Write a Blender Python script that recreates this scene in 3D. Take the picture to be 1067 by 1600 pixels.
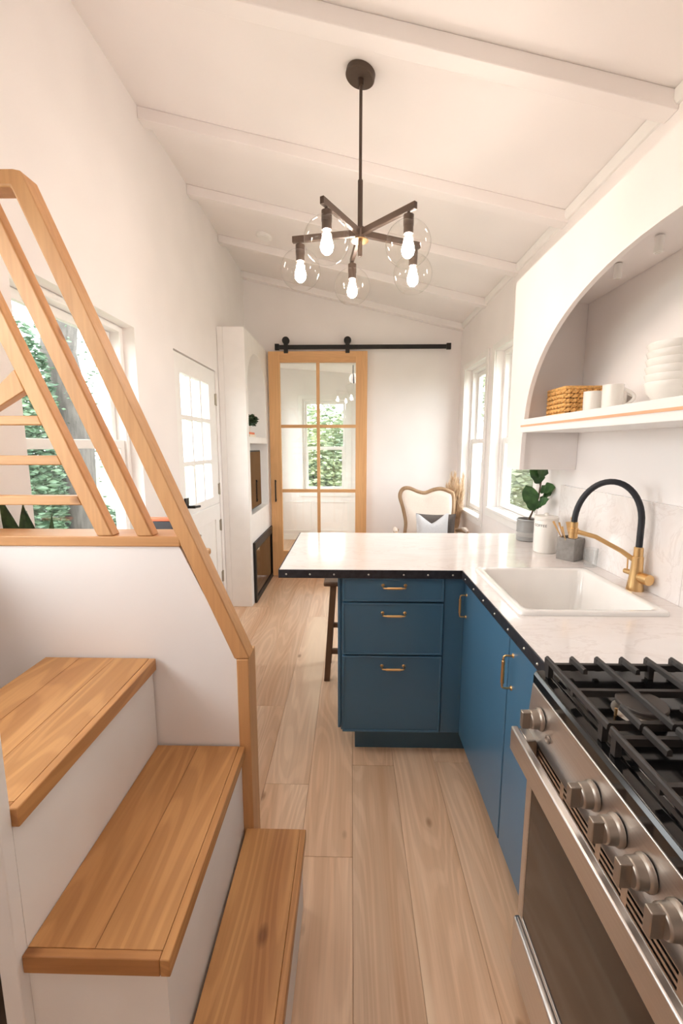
import bpy, bmesh, math, random
from mathutils import Vector, Matrix
R = math.radians
random.seed(11)
for o in list(bpy.data.objects):
    bpy.data.objects.remove(o)
scene = bpy.context.scene
COL = scene.collection

# ------------------------------------------------------------------ camera
cd = bpy.data.cameras.new('camera')
cd.sensor_fit = 'VERTICAL'; cd.sensor_height = 36.0
cd.lens = 690.0 / 1600.0 * 36.0
cd.clip_start = 0.02; cd.clip_end = 200
cam = bpy.data.objects.new('camera', cd); COL.objects.link(cam)
cam.location = (0, 0, 1.458)
cam.rotation_euler = (R(90 - 8.58), 0, R(1.263))
scene.camera = cam

# ------------------------------------------------------------------ sky, exposure
SKY = 6.6
BULB = 84.0
FILL_LAMP = 14.0  # glow strength of the added out-of-view ceiling lamp
w = bpy.data.worlds.new('overcast_sky'); scene.world = w; w.use_nodes = True
bg = w.node_tree.nodes['Background']
bg.inputs[0].default_value = (0.985, 0.985, 1.0, 1); bg.inputs[1].default_value = SKY
vs = scene.view_settings
vs.view_transform = 'Standard'; vs.look = 'None'; vs.gamma = 1.0; vs.use_curve_mapping = False
vs.exposure = 0.46
scene.cycles.transparent_max_bounces = 32
scene.cycles.diffuse_bounces = 6
scene.cycles.glossy_bounces = 3
scene.cycles.max_bounces = 9
scene.cycles.use_light_tree = False

def portal(x, y, z, sx, sy, rot):
    l = bpy.data.lights.new('window_portal', 'AREA'); l.shape = 'RECTANGLE'; l.size = sx; l.size_y = sy
    l.cycles.is_portal = True
    o = bpy.data.objects.new('window_portal', l); COL.objects.link(o); o.location = (x, y, z); o.rotation_euler = rot
portal(-1.30, 1.96, 1.48, 1.17, 0.86, (0, R(-90), 0))
portal(-1.30, 3.31, 1.49, 0.92, 0.62, (0, R(-90), 0))
portal(1.32, 4.25, 1.50, 1.40, 0.72, (0, R(90), 0))
portal(1.32, 3.20, 1.50, 1.40, 0.90, (0, R(90), 0))
portal(-1.30, 0.675, 1.70, 1.10, 0.99, (0, R(-90), 0))
portal(1.30, 5.875, 1.475, 1.45, 1.25, (0, R(90), 0))
portal(-1.30, 5.875, 1.475, 1.45, 1.25, (0, R(-90), 0))
portal(-0.40, 6.92, 1.44, 0.64, 1.36, (R(-90), 0, 0))

# ------------------------------------------------------------------ material helpers
def S(r, g, b):
    f = lambda c: (c / 255 / 12.92) if c / 255 <= 0.04045 else ((c / 255 + 0.055) / 1.055) ** 2.4
    return (f(r), f(g), f(b), 1)
def base_mat(name):
    m = bpy.data.materials.new(name); m.use_nodes = True
    nt = m.node_tree; b = nt.nodes['Principled BSDF']
    return m, nt, b
def node(nt, t, **kw):
    n = nt.nodes.new(t)
    for k, v in kw.items(): setattr(n, k, v)
    return n
def coords(nt, scale, rnd=True):
    tc = node(nt, 'ShaderNodeTexCoord'); mp = node(nt, 'ShaderNodeMapping')
    mp.inputs['Scale'].default_value = scale
    nt.links.new(tc.outputs['Object'], mp.inputs['Vector'])
    if rnd:
        oi = node(nt, 'ShaderNodeObjectInfo'); ml = node(nt, 'ShaderNodeMath', operation='MULTIPLY')
        ml.inputs[1].default_value = 37.0
        nt.links.new(oi.outputs['Random'], ml.inputs[0]); nt.links.new(ml.outputs[0], mp.inputs['Location'])
    return mp.outputs[0]
def ramp(nt, fac, stops):
    r = node(nt, 'ShaderNodeValToRGB'); el = r.color_ramp.elements
    while len(el) < len(stops): el.new(0.5)
    for e, (p, c) in zip(el, stops): e.position = p; e.color = c
    nt.links.new(fac, r.inputs[0]); return r.outputs[0]
def noise(nt, vec, scale, detail=4, rough=0.55, dist=0.0):
    n = node(nt, 'ShaderNodeTexNoise'); n.inputs['Scale'].default_value = scale
    n.inputs['Detail'].default_value = detail; n.inputs['Roughness'].default_value = rough
    n.inputs['Distortion'].default_value = dist
    nt.links.new(vec, n.inputs['Vector']); return n.outputs['Fac']
def mix(nt, a, b, fac, mode='MIX'):
    n = node(nt, 'ShaderNodeMix', data_type='RGBA', blend_type=mode)
    for sock, v in ((n.inputs[0], fac), (n.inputs[6], a), (n.inputs[7], b)):
        if isinstance(v, (int, float, tuple)): sock.default_value = v
        else: nt.links.new(v, sock)
    return n.outputs[2]
def bump(nt, b, fac, strength, dist=0.002):
    n = node(nt, 'ShaderNodeBump'); n.inputs['Strength'].default_value = strength
    n.inputs['Distance'].default_value = dist
    nt.links.new(fac, n.inputs['Height']); nt.links.new(n.outputs[0], b.inputs['Normal'])
def plain(name, c, rough=0.5, metal=0.0, var=0.06, scale=14, bmp=0.05, coat=0.0, spec=0.5, stretch=(1, 1, 1)):
    m, nt, b = base_mat(name)
    v = coords(nt, stretch); f = noise(nt, v, scale, 2 if bmp else 0)
    lo = tuple(x * (1 - var) for x in c[:3]) + (1,); hi = tuple(min(1, x * (1 + var)) for x in c[:3]) + (1,)
    nt.links.new(ramp(nt, f, [(0.3, lo), (0.7, hi)]), b.inputs['Base Color'])
    b.inputs['Roughness'].default_value = rough; b.inputs['Metallic'].default_value = metal
    b.inputs['Specular IOR Level'].default_value = spec
    b.inputs['Coat Weight'].default_value = coat; b.inputs['Coat Roughness'].default_value = 0.1
    if bmp: bump(nt, b, f, bmp)
    return m
def wood(name, dark, light, axis=1, rough=0.45, grain=1.0, wavemix=0.35, shift=0.25, pale=None):
    m, nt, b = base_mat(name)
    st = [9.0, 9.0, 9.0]; st[axis] = 0.55
    v = coords(nt, tuple(s * grain for s in st))
    st2 = [130.0, 130.0, 130.0]; st2[axis] = 3.0
    v2 = coords(nt, tuple(s * grain for s in st2))
    n1 = noise(nt, v, 1.0, 3, 0.6, 0.0)
    n2 = noise(nt, v2, 1.0, 2, 0.6, 0.0)
    st5 = [7.0, 7.0, 7.0]; st5[axis] = 0.75
    n5 = noise(nt, coords(nt, tuple(st5)), 1.0, 1, 0.4, 0.0)
    m5 = node(nt, 'ShaderNodeMath', operation='MULTIPLY'); m5.inputs[1].default_value = 95.0; nt.links.new(n5, m5.inputs[0])
    s5 = node(nt, 'ShaderNodeMath', operation='SINE'); nt.links.new(m5.outputs[0], s5.inputs[0])
    g5 = ramp(nt, s5.outputs[0], [(0.0, (0.80, 0.75, 0.70, 1)), (0.75, (1, 1, 1, 1))])
    c1 = ramp(nt, n1, [(0.32, dark), (0.68, light)])
    c = mix(nt, c1, g5, wavemix, 'MULTIPLY')
    c3 = ramp(nt, n2, [(0.3, (0.74, 0.70, 0.66, 1)), (0.62, (1, 1, 1, 1))])
    c = mix(nt, c, c3, 0.30, 'MULTIPLY')
    if pale:
        st3 = [3.2, 3.2, 3.2]; st3[axis] = 0.16
        n4 = noise(nt, coords(nt, tuple(st3)), 1.0, 1, 0.4, 0.3)
        pf = ramp(nt, n4, [(0.70, (0, 0, 0, 1)), (0.73, (0.8, 0.8, 0.8, 1))])
        c = mix(nt, c, pale, pf)
    oi = node(nt, 'ShaderNodeObjectInfo')
    sh = ramp(nt, oi.outputs['Random'], [(0.0, (1 - shift, 1 - shift * 1.05, 1 - shift * 1.1, 1)), (1.0, (1, 1, 1, 1))])
    c = mix(nt, c, sh, 1.0, 'MULTIPLY')
    # scattered dark knots
    st4 = [6.0, 6.0, 6.0]; st4[axis] = 3.0
    vo = node(nt, 'ShaderNodeTexVoronoi'); vo.inputs['Scale'].default_value = 1.0
    nt.links.new(coords(nt, tuple(st4)), vo.inputs['Vector'])
    kf = ramp(nt, vo.outputs['Distance'], [(0.04, (0.40, 0.29, 0.20, 1)), (0.10, (1, 1, 1, 1))])
    c = mix(nt, c, kf, 0.8, 'MULTIPLY')
    nt.links.new(c, b.inputs['Base Color'])
    b.inputs['Roughness'].default_value = rough
    return m
def thin_glass(name, tint=(1, 1, 1, 1), refl=1.0, rough=0.0):
    m, nt, b = base_mat(name); nt.nodes.remove(b)
    out = nt.nodes['Material Output']
    tr = node(nt, 'ShaderNodeBsdfTransparent'); tr.inputs[0].default_value = tint
    gl = node(nt, 'ShaderNodeBsdfGlossy'); gl.inputs['Roughness'].default_value = rough
    lw = node(nt, 'ShaderNodeLayerWeight'); lw.inputs['Blend'].default_value = 0.5
    pw = node(nt, 'ShaderNodeMath', operation='POWER'); pw.inputs[1].default_value = 5.0
    fr = node(nt, 'ShaderNodeMath', operation='MULTIPLY_ADD'); fr.inputs[1].default_value = 0.96; fr.inputs[2].default_value = 0.04
    nt.links.new(lw.outputs['Facing'], pw.inputs[0]); nt.links.new(pw.outputs[0], fr.inputs[0])
    ml = node(nt, 'ShaderNodeMath', operation='MULTIPLY'); ml.inputs[1].default_value = refl
    ms = node(nt, 'ShaderNodeMixShader')
    nt.links.new(fr.outputs[0], ml.inputs[0]); nt.links.new(ml.outputs[0], ms.inputs[0])
    nt.links.new(tr.outputs[0], ms.inputs[1]); nt.links.new(gl.outputs[0], ms.inputs[2])
    nt.links.new(ms.outputs[0], out.inputs[0]); return m
def emit(name, c, s):
    m, nt, b = base_mat(name)
    b.inputs['Base Color'].default_value = c
    b.inputs['Emission Color'].default_value = c; b.inputs['Emission Strength'].default_value = s
    return m

def marble_mat():
    m, nt, b = base_mat('white_marble')
    v = coords(nt, (1.2, 3.4, 3.0), False)
    n1 = noise(nt, v, 1.6, 8, 0.62, 1.6)
    c = ramp(nt, n1, [(0.36, S(240, 237, 236)), (0.47, S(243, 240, 239)), (0.5, S(233, 228, 226)), (0.53, S(243, 240, 239)), (0.72, S(239, 235, 233))])
    n2 = noise(nt, v, 0.9, 3, 0.5, 0.6)
    c = mix(nt, c, ramp(nt, n2, [(0.4, S(248, 242, 239)), (0.7, S(255, 255, 255))]), 0.8, 'MULTIPLY')
    nt.links.new(c, b.inputs['Base Color']); b.inputs['Roughness'].default_value = 0.13
    b.inputs['Coat Weight'].default_value = 0.3; b.inputs['Coat Roughness'].default_value = 0.05
    return m
def steel_mat():
    m, nt, b = base_mat('brushed_stainless_steel')
    n1 = noise(nt, coords(nt, (400, 3, 400)), 1.0, 2, 0.5)
    nt.links.new(ramp(nt, n1, [(0.2, S(206, 200, 196)), (0.8, S(222, 218, 214))]), b.inputs['Base Color'])
    b.inputs['Metallic'].default_value = 1.0
    nt.links.new(ramp(nt, n1, [(0, (0.26,) * 3 + (1,)), (1, (0.38,) * 3 + (1,))]), b.inputs['Roughness'])
    return m
def leaf_mat(name, a, c2, scale=20):
    m, nt, b = base_mat(name)
    n1 = noise(nt, coords(nt, (1, 1, 1)), scale, 3)
    nt.links.new(ramp(nt, n1, [(0.3, a), (0.7, c2)]), b.inputs['Base Color'])
    b.inputs['Roughness'].default_value = 0.45
    return m

M = dict(
    wall=plain('white_wall_paint', S(243, 238, 236), 0.65, var=0.012, scale=5, bmp=0.0),
    ceil=plain('white_ceiling_paint', S(244, 239, 237), 0.6, var=0.012, scale=4, bmp=0.0),
    trim=plain('white_gloss_trim', S(243, 241, 238), 0.35, var=0.01, bmp=0.0),
    cab_white=plain('white_cabinet_paint', S(242, 239, 236), 0.5, var=0.01, bmp=0.0),
    floor=wood('oak_floor', S(224, 182, 146), S(243, 212, 182), 1, 0.42, 1.0, 0.45, 0.16, pale=S(240, 214, 184)),
    subfloor=plain('dark_subfloor', S(160, 120, 88), 0.8),
    tread=wood('oak_tread', S(188, 132, 78), S(218, 166, 108), 1, 0.4, 1.1, 0.75, 0.10),
    rail=wood('alder_rail', S(205, 150, 98), S(222, 172, 120), 2, 0.45, 0.8, 0.15, 0.06),
    railx=wood('alder_rail_horizontal', S(205, 150, 98), S(222, 172, 120), 0, 0.45, 0.8, 0.15, 0.06),
    barn=wood('knotty_alder', S(220, 166, 112), S(234, 186, 132), 2, 0.45, 0.7, 0.2, 0.06),
    barnx=wood('knotty_alder_horizontal', S(220, 166, 112), S(234, 186, 132), 0, 0.45, 0.7, 0.2, 0.06),
    stool=wood('dark_stained_wood', S(86, 58, 38), S(124, 88, 58), 2, 0.5, 1.0, 0.2, 0.1),
    chairwood=wood('weathered_oak', S(150, 118, 86), S(182, 150, 116), 2, 0.55, 1.2, 0.2, 0.05),
    black=plain('black_iron', S(30, 28, 27), 0.45, var=0.1, spec=0.4),
    bronze=plain('oil_rubbed_bronze', S(84, 69, 59), 0.42, metal=0.3, var=0.1),
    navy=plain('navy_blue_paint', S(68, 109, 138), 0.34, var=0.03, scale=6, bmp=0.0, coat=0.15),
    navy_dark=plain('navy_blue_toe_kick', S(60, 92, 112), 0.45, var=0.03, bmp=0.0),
    brass=plain('brushed_brass', S(224, 186, 132), 0.28, metal=1.0, var=0.04, bmp=0.0),
    marble=marble_mat(), steel=steel_mat(),
    steel_s=plain('satin_steel', S(170, 166, 160), 0.3, metal=1.0, var=0.03, bmp=0.0),
    knob=plain('knob_pewter', S(170, 160, 150), 0.36, metal=0.9, var=0.04, bmp=0.0),
    zinc=plain('dark_zinc_edging', S(58, 58, 64), 0.4, metal=0.6, var=0.25, scale=40, bmp=0.1),
    screw=plain('bright_screw', S(190, 186, 178), 0.3, metal=1.0),
    sink=plain('white_fireclay', S(243, 241, 238), 0.12, var=0.01, bmp=0.0, coat=0.4),
    rubber=plain('black_rubber_hose', S(32, 34, 40), 0.5, var=0.05),
    enamel=plain('black_enamel', S(14, 14, 15), 0.12, var=0.05, bmp=0.0),
    iron=plain('cast_iron', S(58, 54, 52), 0.5, metal=0.3, var=0.12, scale=60, bmp=0.1),
    cap=plain('burner_cap', S(72, 66, 62), 0.55, var=0.08),
    ovenglass=plain('dark_oven_glass', S(38, 28, 23), 0.06, var=0.04, bmp=0.0, spec=0.7),
    tv=plain('dark_screen_glass', S(30, 24, 21), 0.05, var=0.02, bmp=0.0, spec=0.8),
    dark=plain('dark_slot', S(16, 14, 13), 0.8),
    ceramic=plain('white_stoneware', S(238, 234, 228), 0.25, var=0.015, bmp=0.0),
    concrete=plain('grey_concrete', S(142, 138, 134), 0.75, var=0.18, scale=26, bmp=0.25),
    potgrey=plain('grey_glazed_pot', S(150, 150, 148), 0.3, var=0.08),
    soil=plain('soil', S(48, 36, 28), 0.9, var=0.3, scale=80, bmp=0.5),
    leaf=leaf_mat('fiddle_leaf', S(38, 72, 38), S(72, 112, 58)),
    snake=leaf_mat('snake_plant_leaf', S(28, 54, 32), S(70, 100, 58), 40),
    darkleaf=leaf_mat('small_dark_leaf', S(24, 46, 24), S(46, 74, 38)),
    stem=plain('brown_stem', S(86, 66, 46), 0.7),
    wicker=plain('woven_seagrass', S(222, 172, 104), 0.65, var=0.3, scale=90, bmp=0.3),
    pampas=plain('pampas_plume', S(226, 200, 168), 0.9, var=0.12, scale=60),
    linen=plain('cream_linen', S(226, 212, 200), 0.9, var=0.04, scale=120, bmp=0.2),
    pillow_l=plain('pale_grey_pillow', S(204, 204, 207), 0.9, var=0.05, scale=100, bmp=0.2),
    pillow_d=plain('charcoal_pillow', S(96, 88, 84), 0.9, var=0.12, scale=100, bmp=0.3),
    charcoal=plain('charcoal_box', S(62, 62, 68), 0.5, var=0.05),
    coral=plain('coral_book_cover', S(222, 120, 84), 0.6),
    paper=plain('paper_pages', S(232, 222, 204), 0.8),
    pane=thin_glass('window_pane', (0.97, 0.99, 0.985, 1), 0.8),
    globe=thin_glass('clear_globe_glass', (0.985, 0.98, 0.97, 1), 0.7),
    tumbler=thin_glass('clear_tumbler_glass', (0.96, 0.97, 0.97, 1), 1.0),
    bulb=emit('warm_bulb_glow', (1.0, 0.865, 0.765, 1), BULB),
    lamp=emit('warm_fill_lamp_glow', (1.0, 0.87, 0.77, 1), FILL_LAMP),
    copper=plain('copper_shelf_edge', S(232, 178, 140), 0.45, metal=0.2, var=0.03),
    label=plain('dark_label_print', S(48, 46, 46), 0.6),
    bark=plain('grey_tree_bark', S(96, 92, 88), 0.9, var=0.3, scale=16, bmp=0.6, stretch=(2, 2, 0.4)),
    ivy=leaf_mat('ivy_leaves', S(66, 96, 76), S(124, 152, 122), 3),
    hedge=leaf_mat('hedge_leaves', S(98, 120, 94), S(180, 188, 148), 2),
    grass=plain('lawn_grass', S(104, 108, 84), 0.9, var=0.25, scale=3),
    shade=plain('dark_shade_metal', S(54, 52, 54), 0.4),
    brassy=plain('aged_hinge_metal', S(170, 160, 145), 0.35, metal=0.9),
    blackpanel=plain('black_appliance_panel', S(16, 16, 18), 0.2),
    clay=plain('white_clay_pot', S(222, 214, 204), 0.6),
)

# ------------------------------------------------------------------ mesh helpers
def nb(): return bmesh.new()
def box(bm, x0, x1, y0, y1, z0, z1, mtx=None):
    vs_ = [bm.verts.new((x, y, z)) for x in (x0, x1) for y in (y0, y1) for z in (z0, z1)]
    for f in ((0, 1, 3, 2), (4, 6, 7, 5), (0, 4, 5, 1), (2, 3, 7, 6), (0, 2, 6, 4), (1, 5, 7, 3)):
        bm.faces.new([vs_[i] for i in f])
    if mtx is not None: bmesh.ops.transform(bm, matrix=mtx, verts=vs_)
    return vs_
def bx(*a):
    bm = nb(); box(bm, *a); return bm
def frame_of(d):
    d = d.normalized(); a = Vector((0, 0, 1)) if abs(d.z) < 0.95 else Vector((1, 0, 0))
    u = d.cross(a).normalized(); return u, d.cross(u).normalized()
def tube(bm, pts, r, seg=10, closed=False, caps=True):
    pts = [Vector(p) for p in pts]; n = len(pts)
    rr = r if isinstance(r, (list, tuple)) else [r] * n
    rings = []; u = None
    for i, p in enumerate(pts):
        if closed: d = pts[(i + 1) % n] - pts[i - 1]
        elif i == 0: d = pts[1] - pts[0]
        elif i == n - 1: d = pts[-1] - pts[-2]
        else: d = (pts[i + 1] - p).normalized() + (p - pts[i - 1]).normalized()
        d.normalize()
        if u is None: u, v = frame_of(d)
        else:
            u = (u - d * u.dot(d)).normalized(); v = d.cross(u).normalized()
        rings.append([bm.verts.new(p + (u * math.cos(2 * math.pi * k / seg) + v * math.sin(2 * math.pi * k / seg)) * rr[i]) for k in range(seg)])
    m = n if closed else n - 1
    for i in range(m):
        a, b = rings[i], rings[(i + 1) % n]
        for k in range(seg):
            bm.faces.new((a[k], a[(k + 1) % seg], b[(k + 1) % seg], b[k]))
    if caps and not closed:
        bm.faces.new(rings[0][::-1]); bm.faces.new(rings[-1])
def cyl(bm, p0, p1, r0, r1=None, seg=20):
    tube(bm, [p0, p1], [r0, r0 if r1 is None else r1], seg)
def lathe(bm, prof, c, seg=32, cap0=True, cap1=True, axis='z'):
    rings = []
    for r, z in prof:
        ring = []
        for k in range(seg):
            a = 2 * math.pi * k / seg; x, y = r * math.cos(a), r * math.sin(a)
            if axis == 'z': p = (c[0] + x, c[1] + y, c[2] + z)
            elif axis == 'x': p = (c[0] + z, c[1] + x, c[2] + y)
            else: p = (c[0] + x, c[1] + z, c[2] + y)
            ring.append(bm.verts.new(p))
        rings.append(ring)
    for a, b in zip(rings, rings[1:]):
        for k in range(seg): bm.faces.new((a[k], a[(k + 1) % seg], b[(k + 1) % seg], b[k]))
    if cap0: bm.faces.new(rings[0][::-1])
    if cap1: bm.faces.new(rings[-1])
    bmesh.ops.recalc_face_normals(bm, faces=bm.faces)
def plate(bm, outer, holes, w0, w1, fn):
    """flat outline with holes (u,v), extruded from w0 to w1; fn(u,v,w) -> xyz"""
    t = nb(); edges = []
    for loop in [outer] + list(holes):
        vs_ = [t.verts.new((u, v, 0)) for u, v in loop]
        edges += [t.edges.new((vs_[i], vs_[(i + 1) % len(vs_)])) for i in range(len(vs_))]
    bmesh.ops.triangle_fill(t, use_beauty=True, edges=edges)
    for s_ in (w0, w1):
        mp = {v: bm.verts.new(fn(v.co.x, v.co.y, s_)) for v in t.verts}
        for f in t.faces: bm.faces.new([mp[v] for v in f.verts])
        if s_ == w0: first = mp
        else:
            for e in t.edges:
                if len(e.link_faces) == 1:
                    a, b = e.verts; bm.faces.new((first[a], first[b], mp[b], mp[a]))
    t.free(); bmesh.ops.recalc_face_normals(bm, faces=bm.faces)
def rect(u0, u1, v0, v1): return [(u0, v0), (u1, v0), (u1, v1), (u0, v1)]
def rrect(x0, x1, y0, y1, r, n=5):
    pts = []
    for cx, cy, a0 in ((x1 - r, y1 - r, 0), (x0 + r, y1 - r, 90), (x0 + r, y0 + r, 180), (x1 - r, y0 + r, 270)):
        for i in range(n + 1):
            a = R(a0 + 90 * i / n); pts.append((cx + r * math.cos(a), cy + r * math.sin(a)))
    return pts
def loft(bm, loops, cap0=True, cap1=True):
    rings = [[bm.verts.new(p) for p in lp] for lp in loops]; n = len(rings[0])
    for a, b in zip(rings, rings[1:]):
        for k in range(n): bm.faces.new((a[k], a[(k + 1) % n], b[(k + 1) % n], b[k]))
    if cap0: bm.faces.new(rings[0][::-1])
    if cap1: bm.faces.new(rings[-1])
    bmesh.ops.recalc_face_normals(bm, faces=bm.faces)

def root_loc(p):
    while p.parent: p = p.parent
    return p.location.copy()
def finish(name, bm, m, bev=0.0, smooth=35):
    me = bpy.data.meshes.new(name); bm.to_mesh(me); bm.free()
    me.materials.append(M[m] if isinstance(m, str) else m)
    if smooth:
        for p in me.polygons: p.use_smooth = True
        me.set_sharp_from_angle(angle=R(smooth))
    o = bpy.data.objects.new(name, me); COL.objects.link(o)
    if bev:
        md = o.modifiers.new('bevel', 'BEVEL'); md.width = bev; md.segments = 2; md.limit_method = 'ANGLE'; md.angle_limit = R(40)
        md.harden_normals = False
    return o
def part(parent, name, bm, m, bev=0.0, smooth=35, label=None, stuff=False):
    bmesh.ops.translate(bm, verts=bm.verts, vec=-root_loc(parent))
    o = finish(name, bm, m, bev, smooth); o.parent = parent
    if label: o['label'] = label
    if stuff: o['kind'] = 'stuff'
    return o
def tag(o, label, cat, group=None):
    o['label'] = label; o['category'] = cat
    if group: o['group'] = group
    return o
def thing(name, label, cat, loc, group=None):
    o = bpy.data.objects.new(name, None); COL.objects.link(o); o.location = loc; o.empty_display_size = 0.05
    return tag(o, label, cat, group)
def solo(name, bm, m, label, cat, group=None, bev=0.0, smooth=35):
    xs = [v.co for v in bm.verts]
    c = Vector(((min(v.x for v in xs) + max(v.x for v in xs)) / 2, (min(v.y for v in xs) + max(v.y for v in xs)) / 2, min(v.z for v in xs)))
    bmesh.ops.translate(bm, verts=bm.verts, vec=-c)
    o = finish(name, bm, m, bev, smooth); o.location = c
    return tag(o, label, cat, group)
def struct(name, bm, m, bev=0.0, label=None, cat=None, parent=None):
    o = finish(name, bm, m, bev)
    o['kind'] = 'structure'
    if label: o['label'] = label
    if cat: o['category'] = cat
    return o
def copy_tree(o, off, parent=None):
    c = o.copy(); COL.objects.link(c); c.parent = parent
    if parent is None: c.location = o.location + Vector(off)
    for ch in list(o.children): copy_tree(ch, off, c)
    return c

# ------------------------------------------------------------------ structure
XL, XR, YF, YB = -1.13, 1.15, 4.86, -1.1
def ceil_z(x): return 2.69 + (XR - x) * 0.232
FY = lambda t: (lambda u, v, w_: (w_, u, v))     # plate in a wall that runs along y
# floor: sub floor slab and separate planks
fl = struct('floor', bx(XL, XR, YB, YF + 0.12, -0.06, -0.004), 'subfloor', label='light oak plank floor', cat='floor')
PW = 0.19; gap = 0.0010
plank_mesh = {}
def plank(L, wd):
    k = (round(L, 2), round(wd, 3))
    if k not in plank_mesh:
        bm = nb(); box(bm, 0, wd - gap, 0, L - gap, -0.012, 0)
        bmesh.ops.bevel(bm, geom=[e for e in bm.edges if all(v.co.z > -0.001 for v in e.verts)], offset=0.0009, segments=1, affect='EDGES')
        me = bpy.data.meshes.new('plank'); bm.to_mesh(me); bm.free(); me.materials.append(M['floor']); plank_mesh[k] = me
    return plank_mesh[k]
starts = {5: 1.38, 4: 1.72, 3: 2.30, 6: 1.84, 2: 2.76}
x = XL; i = 0
while x < XR - 0.01:
    wd = min(PW, XR - x); y = YB - random.uniform(0.2, 1.2)
    if i in starts: y = starts[i] - 1.9 * 2
    while y < YF + 0.12:
        L = 1.9
        y0, y1 = max(y, YB), min(y + L, YF + 0.12)
        if y1 - y0 > 0.05:
            o = bpy.data.objects.new('plank', plank(round(y1 - y0, 2), wd)); COL.objects.link(o)
            o.location = (x, y0, 0); o.parent = fl
        y += L
    x += PW; i += 1

# left wall with window, added fill window and dutch door openings
FILL_WIN0 = (0.18, 1.17, 1.15, 2.25); WIN1 = (1.53, 2.385, 0.90, 2.063); DOOR1 = (2.895, 3.775, 0.0, 2.068)
bm = nb(); plate(bm, rect(YB - 0.16, YF + 0.12, -0.06, 3.55), [rect(*FILL_WIN0), rect(*WIN1), [(DOOR1[0], 0.001), (DOOR1[1], 0.001), (DOOR1[1], DOOR1[3]), (DOOR1[0], DOOR1[3])]], XL - 0.17, XL, lambda u, v, w_: (w_, u, v))
struct('wall_left', bm, 'wall')
WINA = (3.90, 4.62, 0.80, 2.20); WINB = (2.78, 3.68, 0.93, 2.20)
bm = nb(); plate(bm, rect(YB - 0.16, YF + 0.12, -0.06, 3.0), [rect(*WINA), rect(*WINB)], XR, XR + 0.17, lambda u, v, w_: (w_, u, v))
struct('wall_right', bm, 'wall')
# far wall with the doorway behind the barn door
bm = nb(); plate(bm, rect(XL, XR, -0.06, 3.3), [rect(-0.80, 0.10, -0.004, 2.32)], YF, YF + 0.12, lambda u, v, w_: (u, w_, v))
struct('wall_far', bm, 'wall')
struct('wall_rear', bx(XL, XR, YB - 0.12, YB, -0.06, 3.3), 'wall')
# sloped ceiling with rafters as parts
bm = nb(); plate(bm, [(XL - 0.17, ceil_z(XL - 0.17)), (XR + 0.17, ceil_z(XR + 0.17)), (XR + 0.17, ceil_z(XR + 0.17) + 0.12), (XL - 0.17, ceil_z(XL - 0.17) + 0.12)], [], YB - 0.16, YF + 0.12, lambda u, v, w_: (u, w_, v))
cl = struct('ceiling', bm, 'ceil', label='sloped white ceiling with painted rafters', cat='ceiling')
for yy in (-0.55, 0.22, 0.99, 1.775, 2.578, 3.279, 4.0, 4.78):
    bm = nb(); t = 0.062
    plate(bm, [(XL, ceil_z(XL)), (XR, ceil_z(XR)), (XR, ceil_z(XR) - t), (XL, ceil_z(XL) - t)], [], yy, yy + 0.075, lambda u, v, w_: (u, w_, v))
    o = finish('rafter', bm, 'ceil', 0.004); o.parent = cl
# crown trims and skirting
bm = nb(); plate(bm, [(XR, 2.69), (XR, 2.645), (XR - 0.012, 2.645), (XR - 0.022, 2.66), (XR - 0.022, 2.692)], [], YB, YF, lambda u, v, w_: (u, w_, v))
struct('trim_1', bm, 'trim')
struct('baseboard_far', bx(0.11, XR, YF - 0.015, YF, 0, 0.10), 'trim', 0.003)
struct('baseboard_left', bx(XL, XL + 0.014, 2.50, 2.86, 0, 0.10), 'trim', 0.003)

# windows --------------------------------------------------------------
def sash(win, xa, xb, y0, y1, z0, z1, st):
    bm = nb(); plate(bm, rect(y0, y1, z0, z1), [rect(y0 + st, y1 - st, z0 + st, z1 - st)], xa, xb, lambda u, v, w_: (w_, u, v))
    s_ = part(win, 'sash', bm, 'trim', 0.003)
    xm = (xa + xb) / 2
    part(s_, 'pane', bx(xm - 0.002, xm + 0.002, y0 + st - 0.004, y1 - st + 0.004, z0 + st - 0.004, z1 - st + 0.004), 'pane', smooth=0)
def window_x(n, side, hole, mid, x_in, trim, label):
    y0, y1, z0, z1 = hole; d = side      # d = +1: outside lies at +x
    fr = nb(); a, b = sorted((x_in + d * 0.062, x_in + d * 0.15))
    plate(fr, rect(y0, y1, z0, z1), [rect(y0 + 0.035, y1 - 0.035, z0 + 0.03, z1 - 0.03)], a, b, lambda u, v, w_: (w_, u, v))
    win = struct('window_%d' % n, fr, 'trim', 0.003, label=label, cat='window')
    o1, o2 = sorted((x_in + d * 0.112, x_in + d * 0.140)); i1, i2 = sorted((x_in + d * 0.074, x_in + d * 0.102))
    sash(win, o1, o2, y0 + 0.037, y1 - 0.037, mid - 0.02, z1 - 0.032, 0.04)
    sash(win, i1, i2, y0 + 0.037, y1 - 0.037, z0 + 0.032, mid + 0.02, 0.042)
    s1, s2 = sorted((x_in - d * 0.03, x_in + d * 0.06))
    part(win, 'window_sill', bx(s1, s2, y0 + (0.001), y1 - 0.001, z0 - 0.0, z0 + 0.022), 'trim', 0.004)
    if trim:
        t1, t2 = sorted((x_in - d * 0.016, x_in - d * 0.0005))
        bm = nb(); plate(bm, rect(y0 - 0.055, y1 + 0.055, z0 - 0.055, z1 + 0.055), [rect(y0, y1, z0, z1)], t1, t2, lambda u, v, w_: (w_, u, v))
        part(win, 'casing', bm, 'trim', 0.003)
    return win
window_x(1, -1, WIN1, 1.465, XL, False, 'tall double hung window behind the stair railing')
window_x(5, -1, FILL_WIN0, 1.70, XL, False, 'added unseen fill window on the left wall above the stairs')  # added out of view to let daylight onto blue doors and treads
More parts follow.
